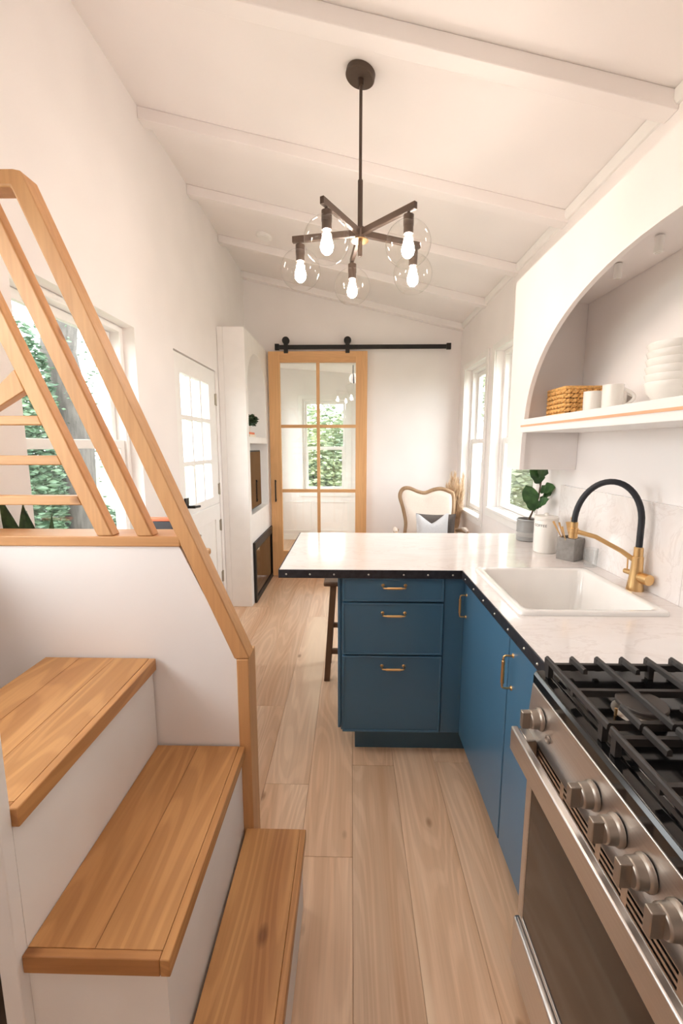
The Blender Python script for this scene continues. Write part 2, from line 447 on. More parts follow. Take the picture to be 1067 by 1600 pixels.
window_x(2, 1, WINA, 1.50, XR, True, 'double hung window beside the armchair')
window_x(3, 1, WINB, 1.50, XR, True, 'double hung window beyond the arched shelf')

# dutch door ------------------------------------------------------------
dx0, dx1 = XL - 0.05, XL - 0.008
bm = nb()
lites = [(3.005 + k * 0.207, 3.005 + k * 0.207 + 0.183) for k in range(3)]
rows = [(1.035, 1.315), (1.345, 1.635), (1.665, 1.94)]
plate(bm, rect(DOOR1[0] + 0.006, DOOR1[1] - 0.006, 0.972, DOOR1[3] - 0.008), [rect(a, b, c, d) for a, b in lites for c, d in rows], dx0, dx1, lambda u, v, w_: (w_, u, v))
dd = struct('door_1', bm, 'trim', 0.003, label='white dutch door with nine glass panes in its upper half', cat='door')
for a, b in lites:
    for c, d in rows:
        part(dd, 'pane', bx(XL - 0.031, XL - 0.027, a - 0.003, b + 0.003, c - 0.003, d + 0.003), 'pane', smooth=0)
bm = nb(); plate(bm, rect(DOOR1[0] + 0.006, DOOR1[1] - 0.006, 0.012, 0.966), [rect(3.02, 3.65, 0.16, 0.84)], dx0, dx1, lambda u, v, w_: (w_, u, v))
low = part(dd, 'lower_leaf', bm, 'trim', 0.003)
part(low, 'panel', bx(dx0 + 0.008, dx1 - 0.01, 3.0, 3.67, 0.14, 0.86), 'trim')
for z in (1.835, 1.09, 0.775, 0.315):
    bm = nb(); box(bm, XL - 0.008, XL - 0.0005, DOOR1[1] - 0.034, DOOR1[1] - 0.007, z - 0.045, z + 0.045); cyl(bm, (XL - 0.002, DOOR1[1] - 0.008, z - 0.05), (XL - 0.002, DOOR1[1] - 0.008, z + 0.05), 0.006)
    part(dd, 'hinge', bm, 'brassy')
bm = nb(); box(bm, XL - 0.008, XL + 0.006, 2.96, 3.02, 1.03, 1.10); part(dd, 'lock', bm, 'black', 0.003, label='black door lock')
bm = nb(); cyl(bm, (XL - 0.008, 3.01, 1.035), (XL + 0.05, 3.01, 1.035), 0.011); tube(bm, [(XL + 0.045, 3.0, 1.035), (XL + 0.05, 3.10, 1.028)], 0.009)
part(dd, 'handle', bm, 'black', label='black lever handle')
bm = nb(); cyl(bm, (XL - 0.008, 3.0, 0.82), (XL + 0.045, 3.0, 0.82), 0.010); tube(bm, [(XL + 0.04, 2.99, 0.82), (XL + 0.045, 3.10, 0.815)], 0.008)
part(low, 'handle', bm, 'brassy')
bm = nb(); plate(bm, rect(DOOR1[0], DOOR1[1], 0, DOOR1[3]), [rect(DOOR1[0] + 0.005, DOOR1[1] - 0.005, 0.010, DOOR1[3] - 0.006)], XL - 0.16, XL - 0.052, lambda u, v, w_: (w_, u, v))
part(dd, 'door_jamb', bm, 'trim')

# ------------------------------------------------------------------ room behind the barn door
Y2 = 6.76
bm = nb(); plate(bm, rect(XL - 0.1, XR + 0.1, -0.06, 2.9), [rect(-0.74, -0.06, 0.74, 2.14)], Y2, Y2 + 0.16, lambda u, v, w_: (u, w_, v))
struct('wall_back_room_far', bm, 'wall')
FILL_WIND = (5.25, 6.50, 0.75, 2.20)
bm = nb(); plate(bm, rect(YF + 0.12, Y2, -0.06, 2.9), [rect(*FILL_WIND)], XL - 0.17, XL, lambda u, v, w_: (w_, u, v))
struct('wall_back_room_left', bm, 'wall')
window_x(7, -1, FILL_WIND, 1.55, XL, False, 'added unseen left fill window of the back room')  # extra opening added to brighten the back room from the left
FILL_WINC = (5.25, 6.50, 0.75, 2.20)
bm = nb(); plate(bm, rect(YF + 0.12, Y2, -0.06, 2.9), [rect(*FILL_WINC)], XR, XR + 0.17, lambda u, v, w_: (w_, u, v))
struct('wall_back_room_right', bm, 'wall')
window_x(6, 1, FILL_WINC, 1.55, XR, False, 'added unseen right fill window of the back room')  # side window put in, out of view, to lighten the back room
bm = nb(); plate(bm, [(XL - 0.12, 2.60), (XR + 0.12, 2.42), (XR + 0.12, 2.56), (XL - 0.12, 2.74)], [], YF + 0.12, Y2 + 0.16, lambda u, v, w_: (u, w_, v))
struct('ceiling_back_room', bm, 'ceil')
struct('floor_back_room', bx(XL, XR, YF + 0.12, Y2, -0.06, 0.0), 'floor', label='pale oak floor of the back room', cat='floor')
bm = nb(); plate(bm, rect(-0.74, -0.06, 0.74, 2.14), [rect(-0.712, -0.092, 0.775, 2.108)], Y2 + 0.03, Y2 + 0.12, lambda u, v, w_: (u, w_, v))
wb = struct('window_4', bm, 'trim', 0.003, label='double hung window seen through the barn door glass', cat='window')
for z0, z1, yo, st in ((1.40, 2.106, 0.085, 0.034), (0.777, 1.44, 0.055, 0.05)):
    bm = nb(); plate(bm, rect(-0.710, -0.094, z0, z1), [rect(-0.710 + st, -0.094 - st, z0 + st, z1 - st)], Y2 + yo, Y2 + yo + 0.026, lambda u, v, w_: (u, w_, v))
    s_ = part(wb, 'sash', bm, 'trim', 0.003)
    part(s_, 'pane', bx(-0.710 + st - 0.003, -0.094 - st + 0.003, Y2 + yo + 0.011, Y2 + yo + 0.015, z0 + st - 0.003, z1 - st + 0.003), 'pane', smooth=0)
bm = nb(); plate(bm, rect(-0.80, 0.0, 0.68, 2.20), [rect(-0.74, -0.06, 0.74, 2.14)], Y2 - 0.016, Y2 - 0.0005, lambda u, v, w_: (u, w_, v))
part(wb, 'casing', bm, 'trim', 0.003)
# wainscot under that window
for xa, xb in ((-1.08, -0.62), (-0.56, -0.04), (0.02, 0.6)):
    bm = nb(); plate(bm, rect(xa, xb, 0.14, 0.60), [rect(xa + 0.012, xb - 0.012, 0.152, 0.588)], Y2 - 0.010, Y2 - 0.0005, lambda u, v, w_: (u, w_, v))
    struct('trim_2', bm, 'trim')
struct('baseboard_back_room', bx(XL, XR, Y2 - 0.014, Y2 - 0.0005, 0, 0.09), 'trim', 0.003)
# pendant in that room
pz = 2.425
pd = thing('pendant_lamp', 'dark pendant lamp with clear glass shade behind the barn door', 'lamp', (0.02, 6.0, 2.30))
part(pd, 'cord', (lambda b: (cyl(b, (0.02, 6.0, 2.34), (0.02, 6.0, 2.507), 0.006, seg=8), b)[1])(nb()), 'shade')
bm = nb(); lathe(bm, [(0.010, 0.09), (0.022, 0.07), (0.038, 0.03), (0.040, 0.0), (0.030, -0.03)], (0.02, 6.0, 2.30)); part(pd, 'socket_cap', bm, 'shade')
bm = nb(); lathe(bm, [(0.032, -0.03), (0.10, -0.07), (0.10, -0.075), (0.05, -0.20), (0.045, -0.20)], (0.02, 6.0, 2.30), cap0=False, cap1=False); part(pd, 'glass_shade', bm, 'globe')

# ------------------------------------------------------------------ media cabinet
mc = thing('media_cabinet', 'tall white built-in cabinet with arched niche, screen and fireplace', 'cabinet', (-1.01, 4.35, 0))
cy0, cy1 = 3.842, 4.858
n0, n1 = 3.915, 4.70
arch = [(n0, 1.535), (n1, 1.535)] + [((n0 + n1) / 2 + (n1 - n0) / 2 * math.cos(R(a)), 1.98 + 0.315 * math.sin(R(a))) for a in range(0, 181, 10)]
bm = nb(); plate(bm, rect(cy0, cy1, 0.0, 2.436), [arch, rect(3.93, 4.76, 0.83, 1.475), rect(3.96, 4.80, 0.02, 0.555)], -1.08, -0.897, lambda u, v, w_: (w_, u, v))
part(mc, 'body', bm, 'cab_white', 0.004)
part(mc, 'back_panel', bx(-1.127, -1.0802, cy0, cy1, 0, 2.436), 'cab_white')
fp = thing('electric_fireplace', 'black framed glass fireplace set low in white cabinet', 'fireplace', (-0.95, 4.38, 0.02))
bm = nb(); plate(bm, rect(3.925, 4.835, 0.005, 0.575), [rect(3.97, 4.79, 0.045, 0.50)], -0.896, -0.872, lambda u, v, w_: (w_, u, v)); part(fp, 'frame', bm, 'black', 0.003)
part(fp, 'glass', bx(-0.890, -0.884, 3.965, 4.795, 0.04, 0.505), 'tv')
part(fp, 'firebox', bx(-1.078, -0.897, 3.963, 4.797, 0.022, 0.552), 'dark')
part(fp, 'vent_grille', bx(-0.884, -0.876, 3.97, 4.79, 0.512, 0.54), 'dark')
tvx = -1.0
tv = thing('television', 'dark flat screen recessed in white cabinet niche', 'television', (-1.0, 4.3, 0.83))
part(tv, 'bezel', bx(-0.975, -0.926, 3.945, 4.50, 0.86, 1.41), 'black', 0.004)
part(tv, 'screen', bx(-0.926, -0.922, 3.957, 4.488, 0.873, 1.397), 'tv')
part(tv, 'wall_bracket', bx(-1.079, -0.975, 4.15, 4.35, 1.0, 1.25), 'black')
# books and small plant in the niche
solo('book', bx(-1.0, -0.905, 3.97, 4.22, 1.5352, 1.557), 'paper', 'cream covered book lying in the arched niche', 'book', 'books in niche', 0.002)
solo('book', bx(-0.995, -0.91, 3.98, 4.20, 1.5572, 1.577), 'coral', 'small tan book on top of the cream book in niche', 'book', 'books in niche', 0.002)
np_ = thing('potted_plant', 'small dark green plant in pale pot on niche books', 'plant', (-0.950, 4.10, 1.5775))
bm = nb(); lathe(bm, [(0.022, 0), (0.03, 0.045), (0.031, 0.05), (0.026, 0.05), (0.025, 0.044)], (-0.950, 4.10, 1.5775), 20); part(np_, 'pot', bm, 'clay')
def leaf_cloud(bm, c, rad, n, size, rng, squash=0.8):
    for _ in range(n):
        while True:
            p = Vector((rng.uniform(-1, 1), rng.uniform(-1, 1), rng.uniform(-1, 1)))
            if p.length < 1: break
        p = Vector((p.x * rad[0], p.y * rad[1], p.z * rad[2])) + Vector(c)
        d = Vector((rng.gauss(0, 1), rng.gauss(0, 1), rng.gauss(0, 1))).normalized(); u, v = frame_of(d)
        s_ = size * rng.uniform(0.6, 1.3)
        q = [p - u * s_, p + v * s_ * squash * 0.5 + d * s_ * 0.15, p + u * s_, p - v * s_ * squash * 0.5 + d * s_ * 0.15]
        bm.faces.new([bm.verts.new(x_) for x_ in q])
rng = random.Random(5)
bm = nb(); leaf_cloud(bm, (-0.945, 4.22, 1.69), (0.045, 0.20, 0.055), 260, 0.022, rng); part(np_, 'foliage', bm, 'darkleaf', smooth=0, stuff=True)
bm = nb(); tube(bm, [(-0.950, 4.10, 1.60), (-0.948, 4.16, 1.70)], 0.004, 6); part(np_, 'stem', bm, 'stem')

# ------------------------------------------------------------------ barn door
DY0, DY1 = 4.775, 4.815
bd = thing('barn_door', 'knotty wood sliding barn door with six glass panes', 'door', (-0.355, 4.795, 0.016))
dl, dr, db, dt = -0.872, 0.165, 0.016, 2.425
gx = [(-0.752, -0.370), (-0.336, 0.045)]; gz = [(0.30, 0.950), (0.986, 1.642), (1.676, 2.315)]
part(bd, 'stile', bx(dl, gx[0][0], DY0, DY1, db, dt), 'barn', 0.003)
part(bd, 'stile', bx(gx[1][1], dr, DY0, DY1, db, dt), 'barn', 0.003)
part(bd, 'rail', bx(gx[0][0], gx[1][1], DY0, DY1, gz[2][1], dt), 'barnx', 0.002)
part(bd, 'rail', bx(gx[0][0], gx[1][1], DY0, DY1, db, gz[0][0]), 'barnx', 0.002)
part(bd, 'muntin', bx(gx[0][1], gx[1][0], DY0 + 0.004, DY1 - 0.004, gz[0][0], gz[2][1]), 'barn', 0.003)
for k in (0, 1):
    for a, b in gx:
        part(bd, 'muntin', bx(a, b, DY0 + 0.005, DY1 - 0.005, gz[k][1], gz[k + 1][0]), 'barnx', 0.003)
for a, b in gx:
    for c, d in gz:
        part(bd, 'pane', bx(a, b, 4.793, 4.797, c, d), 'pane', smooth=0)
bm = nb(); box(bm, -0.826, -0.812, DY0 - 0.028, DY0 - 0.020, 0.85, 1.09); box(bm, -0.826, -0.812, DY0 - 0.02, DY0, 0.86, 0.878); box(bm, -0.826, -0.812, DY0 - 0.02, DY0, 1.062, 1.08)
part(bd, 'handle', bm, 'black', 0.002, label='black iron pull handle')
for xr in (-0.683, -0.043):
    bm = nb(); box(bm, xr - 0.022, xr + 0.022, DY0 - 0.006, DY0, 2.405, 2.53); cyl(bm, (xr, DY0 - 0.01, 2.532), (xr, DY0 + 0.02, 2.532), 0.038)
    rl = part(bd, 'roller', bm, 'black', 0.001, label='black iron door roller')
tr = thing('barn_door_track', 'black iron sliding track mounted above the barn door', 'rail', (0.12, 4.80, 2.44))
part(tr, 'bar', bx(-0.775, 1.005, 4.79, 4.80, 2.448, 2.492), 'black', 0.002)
for xs_ in (-0.78, 1.0):
    part(tr, 'stop', bx(xs_ - 0.02, xs_ + 0.025, 4.775, 4.806, 2.440, 2.502), 'black', 0.003)
for xs_ in (-0.6, -0.2, 0.2, 0.6, 0.95):
    part(tr, 'standoff', (lambda b: (cyl(b, (xs_, 4.8, 2.47), (xs_, YF, 2.47), 0.010, seg=12), b)[1])(nb()), 'black')

# ------------------------------------------------------------------ stairs
st = thing('storage_stairs', 'oak topped white stairs rising to the left', 'stairs', (-0.55, 0.93, 0))
YW = 1.213; YN = 0.645; YT = 1.2055
def tread(x0, x1, z, yn, end_nose=True, seams=1):
    base = part(st, 'tread', bx(x0 + 0.005, x1 - 0.022, yn + 0.02, YT, z - 0.036, z - 0.018), 'tread')
    ws = (x1 - 0.018 - x0) / (seams + 1)
    for k in range(seams + 1):
        part(base, 'board', bx(x0 + k * ws + 0.0004, x0 + (k + 1) * ws - 0.0004, yn + (0.016 if end_nose else 0), YT, z - 0.018, z), 'tread', 0.0007)
    part(base, 'nosing', bx(x1 - 0.018, x1, yn, YT, z - 0.036, z), 'tread', 0.002)
    if end_nose: part(base, 'nosing', bx(x0, x1 - 0.0184, yn, yn + 0.0158, z - 0.036, z), M['treadx'], 0.002)
M['treadx'] = wood('oak_tread_end', S(170, 114, 64), S(200, 146, 92), 0, 0.4, 1.1, 0.3, 0.08)
tread(-0.322, -0.137, 0.28, YN, True, 0)
tread(-0.583, -0.318, 0.56, YN, True, 1)
tread(-0.9, -0.572, 0.84, 0.662, True, 2)
part(st, 'riser', bx(-0.325, -0.149, YN + 0.012, YT, 0.0, 0.2438), 'cab_white')
part(st, 'riser', bx(-0.583, -0.33, YN + 0.012, YT, 0.0, 0.5238), 'cab_white')
part(st, 'riser', bx(-0.9, -0.584, 0.6615, YT, 0.0, 0.8038), 'cab_white')
part(st, 'side_post', bx(-0.617, -0.5835, 0.635, 0.661, 0.0, 1.25), 'cab_white', 0.002)
solo('black_cabinet', bx(-1.0, -0.6185, 0.645, 0.66, 0.0, 0.78), 'blackpanel', 'glossy black panel tucked under the stairs at frame edge', 'panel', bev=0.004)

# half wall beside the stairs
bm = nb(); plate(bm, [(XL, 0), (-0.336, 0), (-0.336, 0.842), (-0.487, 1.174), (XL, 1.174)], [], YW, YW + 0.085, lambda u, v, w_: (u, w_, v))
struct('wall_stair', bm, 'wall')
# railing
rg = thing('stair_railing', 'alder wood stair railing with sloped bars and rungs', 'railing', (-0.7, 1.25, 0))
def bar(x0, z0, x1, z1, t, ya, yb, name, m='rail'):
    a, b = Vector((x0, z0)), Vector((x1, z1)); d = (b - a).normalized(); n = Vector((-d.y, d.x)) * t / 2
    bm = nb(); plate(bm, [tuple(a + n), tuple(a - n), tuple(b - n), tuple(b + n)], [], ya, yb, lambda u, v, w_: (u, w_, v))
    return part(rg, name, bm, m, 0.004)
ya, yb = YW - 0.006, YW + 0.088
part(rg, 'newel', bx(-0.335, -0.300, ya, yb, 0.0, 0.838), 'rail', 0.003)
s1 = (-0.318, 0.838); k1 = (-0.849, 2.123)
# lower part of the handrail follows the wall, upper part stands free
ang = math.atan2(k1[1] - s1[1], k1[0] - s1[0])
bm = nb(); d = Vector((math.cos(ang), math.sin(ang))); n = Vector((-d.y, d.x)) * 0.021
a = Vector((-0.3215, 0.838)); top = Vector(k1)
cutz = 0.838
pts = [(-0.345, cutz), (-0.300, cutz)]
def on(off, z):   # x of the handrail edge at height z
    base = Vector(s1) + n * off; t = (z - base.y) / d.y; return base.x + d.x * t
pts = [(on(1, cutz), cutz), (on(-1, cutz), cutz), (on(-1, 2.142), 2.142), (on(-1, 2.142) - 0.02, 2.146), (XL + 0.001, 2.146), (XL + 0.001, 2.106), (on(1, 2.106), 2.106)]
plate(bm, pts, [], ya, YW + 0.055, lambda u, v, w_: (u, w_, v))
part(rg, 'handrail', bm, 'rail', 0.005)
part(rg, 'ledge', bx(XL + 0.001, on(1, 1.19) + 0.004, ya, yb + 0.02, 1.1745, 1.204), 'railx', 0.003)
bA = (-0.576, 1.2045, -0.576 - (0.552 - 0.214) * 1.0, 2.03)
def para(x0, x1, z1, dxdz, name):
    bm = nb(); z0 = 1.2042
    plate(bm, [(x0, z0), (x1, z0), (x1 + dxdz * (z1 - z0), z1), (x0 + dxdz * (z1 - z0), z1)], [], ya, ya + 0.040, lambda u, v, w_: (u, w_, v))
    return part(rg, name, bm, 'rail', 0.004)
sl = (k1[0] - s1[0]) / (k1[1] - s1[1])
para(-0.603, -0.557, 2.105, sl, 'sloped_bar')
para(-0.717, -0.671, 2.105, sl, 'sloped_bar')
xb3 = lambda z: -0.717 + sl * (z - 1.2042)
for za, zb in ((1.513, 1.538), (1.404, 1.430), (1.292, 1.318)):
    bm = nb(); plate(bm, [(XL + 0.001, za), (xb3(za), za), (xb3(zb), zb), (XL + 0.001, zb)], [], ya + 0.002, ya + 0.036, lambda u, v, w_: (u, w_, v))
    part(rg, 'rung', bm, 'railx', 0.003)
zz = 1.66; x_e = xb3(zz)
bm = nb(); plate(bm, [(x_e, zz), (xb3(zz - 0.055), zz - 0.055), (x_e - 0.095, 1.5385), (x_e - 0.142, 1.5385)], [], ya + 0.002, ya + 0.034, lambda u, v, w_: (u, w_, v))
part(rg, 'brace', bm, 'rail', 0.003)

# console table behind the half wall
ct = thing('console_table', 'narrow wooden console behind the stair half wall', 'table', (-1.0, 1.95, 0))
part(ct, 'tabletop', bx(XL + 0.003, -0.86, 1.32, 2.64, 0.795, 0.835), 'tread', 0.012)
for yy in (1.36, 2.56):
    for xx in (-1.10, -0.90):
        part(ct, 'leg', bx(xx - 0.02, xx + 0.02, yy - 0.02, yy + 0.02, 0, 0.7948), 'rail', 0.003)
sp = thing('snake_plant', 'snake plant leaves poking above the railing ledge', 'plant', (-1.02, 1.40, 0.8352))
bm = nb(); lathe(bm, [(0.045, 0), (0.060, 0.10), (0.062, 0.11), (0.054, 0.11), (0.05, 0.095)], (-1.02, 1.40, 0.8352)); part(sp, 'pot', bm, 'clay')
def blade(bm, b, t, wd, bend, nrm, segs=10, thick=0.002):
    b, t = Vector(b), Vector(t); ax = (t - b); nrm = Vector(nrm); side = ax.cross(nrm).normalized(); nrm = side.cross(ax).normalized()
    rows_ = []
    for i in range(segs + 1):
        f = i / segs; p = b + ax * f + nrm * bend * math.sin(f * math.pi * 0.5) ** 2
        w_ = wd * (0.55 + 0.45 * math.sin(min(1, f * 1.6) * math.pi / 2)) * (1 - max(0, (f - 0.55) / 0.45) ** 1.6) + 0.0006
        rows_.append([bm.verts.new(p - side * w_), bm.verts.new(p - nrm * wd * 0.25), bm.verts.new(p + side * w_), bm.verts.new(p - nrm * (wd * 0.25 - thick))])
    for a_, b_ in zip(rows_, rows_[1:]):
        for k in range(4): bm.faces.new((a_[k], a_[(k + 1) % 4], b_[(k + 1) % 4], b_[k]))
    bmesh.ops.recalc_face_normals(bm, faces=bm.faces)
for b, t, wd in (((-1.035, 1.38, 0.93), (-1.055, 1.40, 1.268), 0.032), ((-1.0, 1.40, 0.93), (-0.977, 1.42, 1.232), 0.017), ((-1.05, 1.41, 0.93), (-1.112, 1.38, 1.30), 0.03), ((-1.03, 1.42, 0.93), (-1.085, 1.45, 1.24), 0.03)):
    bm = nb(); blade(bm, b, t, wd, 0.02, (0.1, -1, 0)); part(sp, 'leaf', bm, 'snake')
bo = thing('storage_box', 'charcoal box with coral lid on console behind railing', 'box', (-0.955, 2.22, 0.8352))
part(bo, 'body', bx(-1.020, -0.888, 2.14, 2.19, 0.8352, 1.085), 'charcoal', 0.004)
part(bo, 'lid', bx(-1.022, -0.886, 2.138, 2.192, 1.0852, 1.099), 'coral', 0.003)

# ------------------------------------------------------------------ peninsula drawer cabinet
CZ = 0.91
dc = thing('drawer_cabinet', 'navy drawer cabinet under the peninsula counter', 'cabinet', (0.22, 2.15, 0))
part(dc, 'carcass', bx(-0.046, 0.497, 1.946, 2.38, 0.105, 0.8745), 'navy', 0.002)
part(dc, 'side_panel', bx(-0.060, -0.0465, 1.940, 2.39, 0.120, 0.8745), 'navy', 0.002)
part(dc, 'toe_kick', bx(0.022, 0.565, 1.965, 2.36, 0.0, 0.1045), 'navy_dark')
part(dc, 'filler', bx(0.424, 0.5345, 1.932, 1.9455, 0.106, 0.8745), 'navy', 0.002)
def pull(parent, a, b, out, r=0.0055):
    """bar pull from a to b standing off by vector out"""
    a, b, out = Vector(a), Vector(b), Vector(out); ax = (b - a).normalized(); h = []
    bm = nb()
    for p, s_ in ((a, 1), (b, -1)):
        cyl(bm, p, p + out * 0.12, r * 1.5, r * 1.1, 12)
        tube(bm, [p + out * 0.1, p + out * 0.8, p + out * 0.97 + ax * s_ * 0.003, p + out + ax * s_ * 0.012], r * 0.62, 8)
    tube(bm, [a + out + ax * 0.008, a + out + ax * 0.016, a + out + ax * 0.018, b + out - ax * 0.018, b + out - ax * 0.016, b + out - ax * 0.008], [r * 0.7, r * 0.7, r * 1.05, r * 1.05, r * 0.7, r * 0.7], 12)
    return part(parent, 'handle', bm, 'brass', label='brass bar pull handle')
def drawer(z0, z1, hz, x0=-0.038, x1=0.420):
    bm = nb(); box(bm, x0, x1, 1.926, 1.9455, z0, z1); d_ = part(dc, 'drawer', bm, 'navy', 0.0025)
    bm = nb(); plate(bm, rect(x0, x1, z0, z1), [rect(x0 + 0.009, x1 - 0.009, z0 + 0.009, z1 - 0.009)], 1.9205, 1.9258, lambda u, v, w_: (u, w_, v))
    part(d_, 'bead', bm, 'navy', 0.0018)
    pull(d_, (0.145, 1.926, hz + 0.006), (0.246, 1.926, hz + 0.006), (0, -0.026, -0.006))
drawer(0.758, 0.868, 0.827); drawer(0.502, 0.750, 0.697); drawer(0.112, 0.494, 0.440)

# base cabinets on the right run
bc = thing('base_cabinet', 'blue base cabinet below the white sink', 'cabinet', (0.83, 1.65, 0))
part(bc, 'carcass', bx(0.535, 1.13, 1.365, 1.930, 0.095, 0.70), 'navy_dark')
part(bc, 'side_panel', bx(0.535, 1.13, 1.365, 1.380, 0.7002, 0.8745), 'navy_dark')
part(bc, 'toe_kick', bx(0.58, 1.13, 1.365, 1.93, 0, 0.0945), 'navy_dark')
d_ = part(bc, 'door', bx(0.514, 0.5345, 1.368, 1.9312, 0.098, 0.868), 'navy', 0.003)
pull(d_, (0.514, 1.895, 0.700), (0.514, 1.895, 0.800), (-0.028, 0, 0))
bc2 = thing('base_cabinet', 'narrow blue base cabinet beside the stove', 'cabinet', (0.83, 1.21, 0))
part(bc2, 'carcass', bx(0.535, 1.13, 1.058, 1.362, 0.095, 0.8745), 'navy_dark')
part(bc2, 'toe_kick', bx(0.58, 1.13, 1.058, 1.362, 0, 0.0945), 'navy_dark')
d_ = part(bc2, 'door', bx(0.514, 0.5345, 1.061, 1.359, 0.098, 0.868), 'navy', 0.003)
pull(d_, (0.514, 1.325, 0.690), (0.514, 1.325, 0.800), (-0.030, 0, 0))

# countertop -----------------------------------------------------------
SX0, SX1, SY0, SY1 = 0.55, 1.04, 1.383, 1.925
co = thing('countertop', 'white marble L-shaped counter with riveted dark metal edging', 'countertop', (0.4, 2.0, 0.875))
outer = [(-0.320, 1.907), (0.496, 1.907), (0.496, 1.053), (1.148, 1.053), (1.148, 2.752), (-0.320, 2.752)]
bm = nb(); plate(bm, outer, [rrect(SX0 + 0.03, SX1 - 0.03, SY0 + 0.03, SY1 - 0.03, 0.03)], 0.875, CZ, lambda u, v, w_: (u, v, w_))
part(co, 'slab', bm, 'marble', 0.0015)
e1 = part(co, 'edge_band', bx(-0.324, 0.4955, 1.902, 1.9066, 0.872, 0.9105), 'zinc', 0.001)
e2 = part(co, 'edge_band', bx(0.491, 0.4956, 1.055, 1.9015, 0.872, 0.9105), 'zinc', 0.001)
e3 = part(co, 'edge_band', bx(-0.3248, -0.3205, 1.907, 2.752, 0.872, 0.9105), 'zinc', 0.001)
for xx in (-0.289, -0.183, -0.075, 0.079, 0.235, 0.342, 0.452):
    bm = nb(); lathe(bm, [(0.0035, 0.0), (0.0045, 0.0), (0.0035, -0.002), (0.001, -0.0035)], (xx, 1.902, 0.889), 10, axis='y'); part(e1, 'screw', bm, 'screw')
for yy in (1.84, 1.71, 1.58, 1.45, 1.32, 1.19, 1.10):
    bm = nb(); lathe(bm, [(0.0035, 0.0), (0.0045, 0.0), (0.0035, -0.002), (0.001, -0.0035)], (0.491, yy, 0.889), 10, axis='x'); part(e2, 'screw', bm, 'screw')
for k in range(6):
    bm = nb(); lathe(bm, [(0.0035, 0.0), (0.0045, 0.0), (0.0035, -0.002), (0.001, -0.0035)], (-0.3248, 1.98 + k * 0.14, 0.889), 10, axis='x'); part(e3, 'screw', bm, 'screw')
# backsplash slab
bsb = thing('backsplash', 'pale stone backsplash slab behind the sink', 'backsplash', (1.14, 1.7, CZ))
part(bsb, 'slab', bx(1.128, 1.1485, 1.4805, 2.40, CZ + 0.0002, 1.247), 'marble', 0.001)
part(bsb, 'slab', bx(1.128, 1.1485, 0.25, 1.4795, CZ + 0.0002, 1.247), 'marble', 0.001)

# sink ------------------------------------------------------------------
sk = thing('sink', 'white rectangular drop-in kitchen sink', 'sink', (0.795, 1.654, 0.72))
def rl3(ins, z, r): return [(x_, y_, z) for x_, y_ in rrect(SX0 + ins, SX1 - ins, SY0 + ins, SY1 - ins, r)]
bm = nb()
def rim(ins, z, r, back=0.0): return [(x_, y_, z) for x_, y_ in rrect(SX0 + ins, SX1 - ins - back, SY0 + ins, SY1 - ins, r)]
loft(bm, [rim(0.0, CZ + 0.0003, 0.02), rim(0.001, CZ + 0.010, 0.02), rim(0.006, CZ + 0.014, 0.018), rim(0.026, CZ + 0.013, 0.03, 0.0), rim(0.033, CZ + 0.006, 0.03), rim(0.040, 0.80, 0.035), rim(0.055, 0.742, 0.04), rim(0.09, 0.735, 0.04),
          ], cap0=False, cap1=True)
part(sk, 'basin', bm, 'sink', smooth=60)
bm = nb(); lathe(bm, [(0.042, 0.0), (0.042, 0.003), (0.03, 0.0035), (0.028, 0.001)], (0.79, 1.66, 0.7352), 24); part(sk, 'drain', bm, 'steel_s')

# faucet ----------------------------------------------------------------
fx, fy = 1.088, 1.655
fa = thing('faucet', 'brass kitchen faucet with black rubber hose arch', 'faucet', (fx, fy, CZ))
bm = nb(); lathe(bm, [(0.030, 0.0003), (0.029, 0.008), (0.024, 0.05), (0.0205, 0.095), (0.0195, 0.13), (0.0165, 0.133), (0.016, 0.165), (0.013, 0.168)], (fx, fy, CZ), 28); part(fa, 'body', bm, 'brass')
ex, ey = 0.902, 1.780
P = []
for i in range(25):
    a = math.pi * i / 24; f = (1 - math.cos(a)) / 2
    P.append((fx + (ex - fx) * f, fy + (ey - fy) * f, 1.17 + 0.160 * math.sin(a) - 0.02 * f + (0.0)))
P = [(fx, fy, 1.075), (fx, fy, 1.12)] + P
P = P + [(ex, ey, 1.135)]
bm = nb(); tube(bm, P, 0.0115, 14); part(fa, 'hose', bm, 'rubber', smooth=60, label='black rubber hose')
bm = nb(); lathe(bm, [(0.013, -0.03), (0.0165, -0.028), (0.0165, -0.006), (0.019, -0.004), (0.019, 0.012), (0.015, 0.014), (0.015, 0.036), (0.012, 0.038)], (ex, ey, 1.115), 24); part(fa, 'spray_head', bm, 'brass')
bm = nb(); tube(bm, [(fx, fy, 1.018), (fx - 0.045, fy + 0.03, 1.055), (fx - 0.12, fy + 0.081, 1.100), (ex, ey, 1.116)], [0.010, 0.009, 0.009, 0.010], 12); part(fa, 'arm', bm, 'brass', smooth=60)
bm = nb(); dv = Vector((0.18, -0.98, 0)).normalized(); p = Vector((fx, fy, 0.965))
cyl(bm, p, p + dv * 0.03, 0.016, 0.018, 20); cyl(bm, p + dv * 0.031, p + dv * 0.062, 0.021, 0.021, 24); part(fa, 'knob', bm, 'brass', 0.002)
bm = nb(); q = p + Vector((0, 0, 0.006)); cyl(bm, q, q - dv * 0.055, 0.010, 0.010, 16); tube(bm, [q - dv * 0.045, q - dv * 0.047 + Vector((0, 0, 0.07))], 0.0028, 8); part(fa, 'lever', bm, 'brass')

